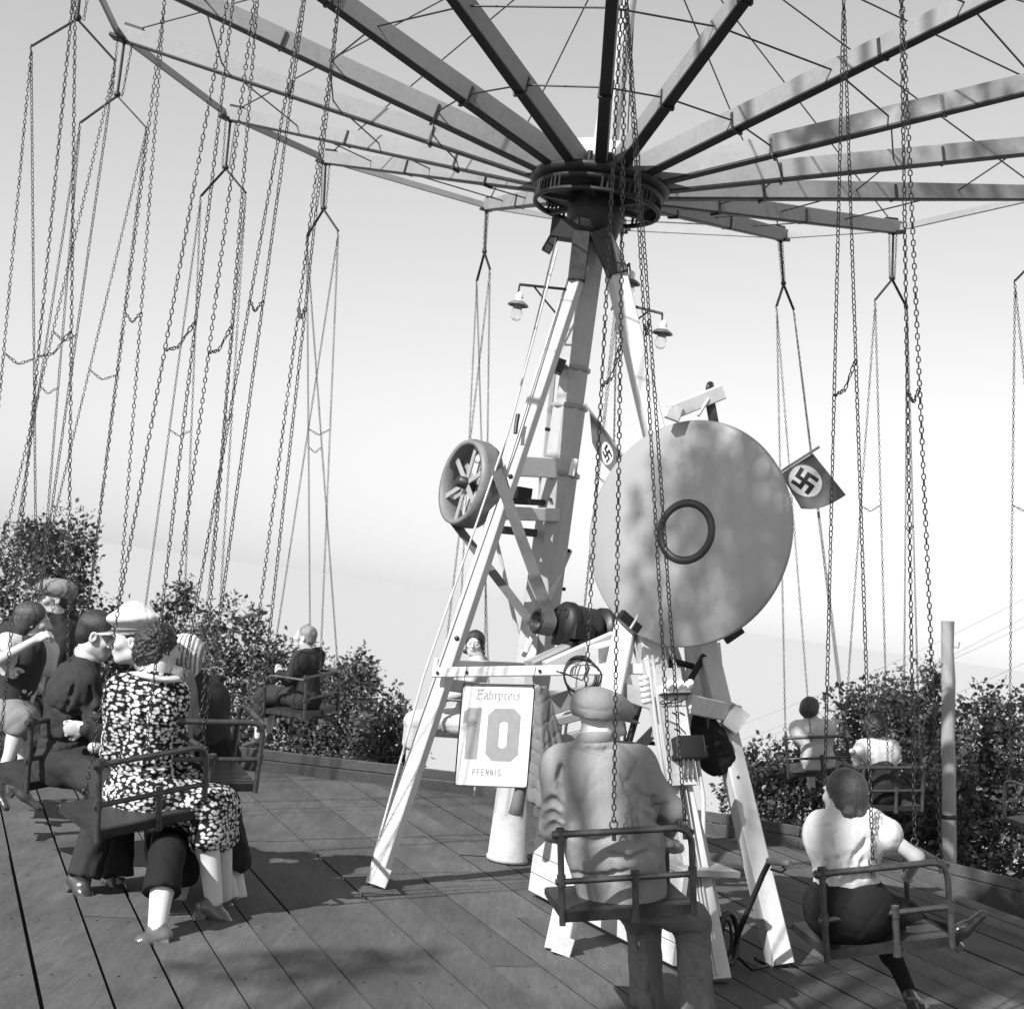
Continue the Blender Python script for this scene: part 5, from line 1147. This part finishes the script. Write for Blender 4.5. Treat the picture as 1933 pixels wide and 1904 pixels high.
# woman in pale dress, far, looking at the camera
J, Wd = chairJ(1, .92, kn=.42, arms=dict(wrR=(.24, .2, .3)))
off = Vector(J['head'])-U(896, 1214, 11.95)
for k in ('head', 'neck', 'chest', 'shL', 'shR', 'elL', 'elR'): J[k] = J[k]-off*(.5 if k == 'chest' else 1)
figure(dict(at=tuple(U(868, 1380, 12.0)), label='woman in pale dress looking at the viewer above the white cross plank', J=J, fwd=dirw(-85), face=(dirw(-172, -.02), UPI), h=.010, s=.92, hs=.92, hb=.006,
 top=dict(m=MATS.get('pale_dress') or mat('pale_dress', .5, .85, .1, 8, .4, 150), sleeve='long', name='dress_bodice'), bottom=dict(kind='skirt', m=MATS['pale_dress'], w=1.1, end=.45, name='dress_skirt'), shoes=SHOE, heel=.05, socks=STOCK, sockh=.8,
 extra=(hair_full(HAIRD, .95, low=-.06, bun=[(-.075, -.02, -.085, .028), (.075, -.02, -.085, .028)]), eyes(.92))))
# child with bobbed hair
J, Wd = chairJ(15, .76, lean=(0, 0), arms=dict(elR=(.26, .16, .30), wrR=(.30, .30, .42)))
off = Vector(J['head'])-U(1530, 1338, 12.05)
for k in ('head', 'neck', 'chest', 'shL', 'shR'): J[k] = J[k]-off*(.5 if k == 'chest' else 1)
J['elR'] = U(1556, 1400, 12.1); J['wrR'] = U(1576, 1368, 12.25)
figure(dict(at=tuple(U(1545, 1446, 12.1)), label='child with dark bobbed hair and pale shirt from behind, one hand on the chain', J=J, fwd=dirw(10), face=(dirw(40), UPI), h=.010, s=.80, hs=.86,
 top=dict(m=WHITEC, sleeve='short', name='shirt', w=1.0), bottom=dict(kind='trousers', m=WHITEC, end=.1, cuff=.1, name='shorts'), shoes=SHOE, socks=STOCK, sockh=.4, extra=(hair_full(HAIRM, .9, low=-.02, wr=(.003, 80, 5)),)))
# small dark-haired girl
J, Wd = chairJ(14, .74); off = Vector(J['head'])-U(1652, 1372, 11.1)
for k in ('head', 'neck', 'chest', 'shL', 'shR', 'elL', 'elR'): J[k] = J[k]-off*(.55 if k == 'chest' else 1)
J['wrL'] = U(1612, 1425, 11.0); J['elL'] = U(1618, 1440, 11.05)
figure(dict(at=tuple(U(1660, 1512, 11.15)), label='small dark-haired girl in white blouse and dark pinafore on the far right swing', J=J, fwd=dirw(-10), face=(dirw(15), UPI), h=.010, s=.76, hs=.86,
 top=dict(m=WHITEC, sleeve='puff', name='blouse', w=1.0), bottom=dict(kind='skirt', m=BLACKC, w=1.3, end=.2), shoes=SHOE, socks=STOCK, sockh=.4,
 extra=(hair_full(HAIRD, .92, low=-.03, wr=(-.006, 190, 5), wide=1.1), lambda t, H, R, J: SDF(.011).cap(J['chest']-np.array((0, 0, .02)), J['pel'], .125, .15, .03, n=nrm(dirw(-10)), q=1.3).build('pinafore', DARKC, t))))
# ------------------------------------------------------------------ hanging coats
S = SDF(.008)
for i, (xt, xb, yb, rr, dd) in enumerate(((1016, 1006, 1505, .026, 0), (1020, 1022, 1515, .03, -.03), (1024, 1038, 1512, .032, .0), (1027, 1052, 1490, .03, .04), (1030, 1064, 1440, .026, .07), (1018, 1014, 1508, .03, .05), (1024, 1034, 1500, .04, .08))):
    S.cap(v3(U(xt, 1300, 7.4+dd*.3)), v3(U(xb, yb, 7.4+dd)), .012, rr*1.15, .012)
coat = S.build('hanging_jacket', GREYC, None, wr=(.008, 40, 4)); tag(coat, 'dark grey jacket hung by its collar beside the fare sign', 'jacket')
sl = MB().lathe([(.03, 0), (.036, -.1), (.04, -.17), (.036, -.172), (.03, -.1)], U(985, 1478, 7.5), Vector((.06, 0, 1)), 18); sl.build('sleeve', GREYC, coat)
S = SDF(.012)
for (x0, y0, x1, y1, ra, rb) in ((1325, 1345, 1335, 1400, .05, .10), (1335, 1400, 1352, 1428, .11, .10)): S.cap(v3(U(x0, y0, 7.35)), v3(U(x1, y1, 7.4)), ra, rb, .03, n=(0, 1, 0), q=1.5)
tag(S.build('hanging_coat', BLACKC, None, wr=(.012, 40, 6)), 'black coat hung behind the switchboard post', 'coat')
for o in bpy.data.objects:
    if '_o' in o: del o['_o']
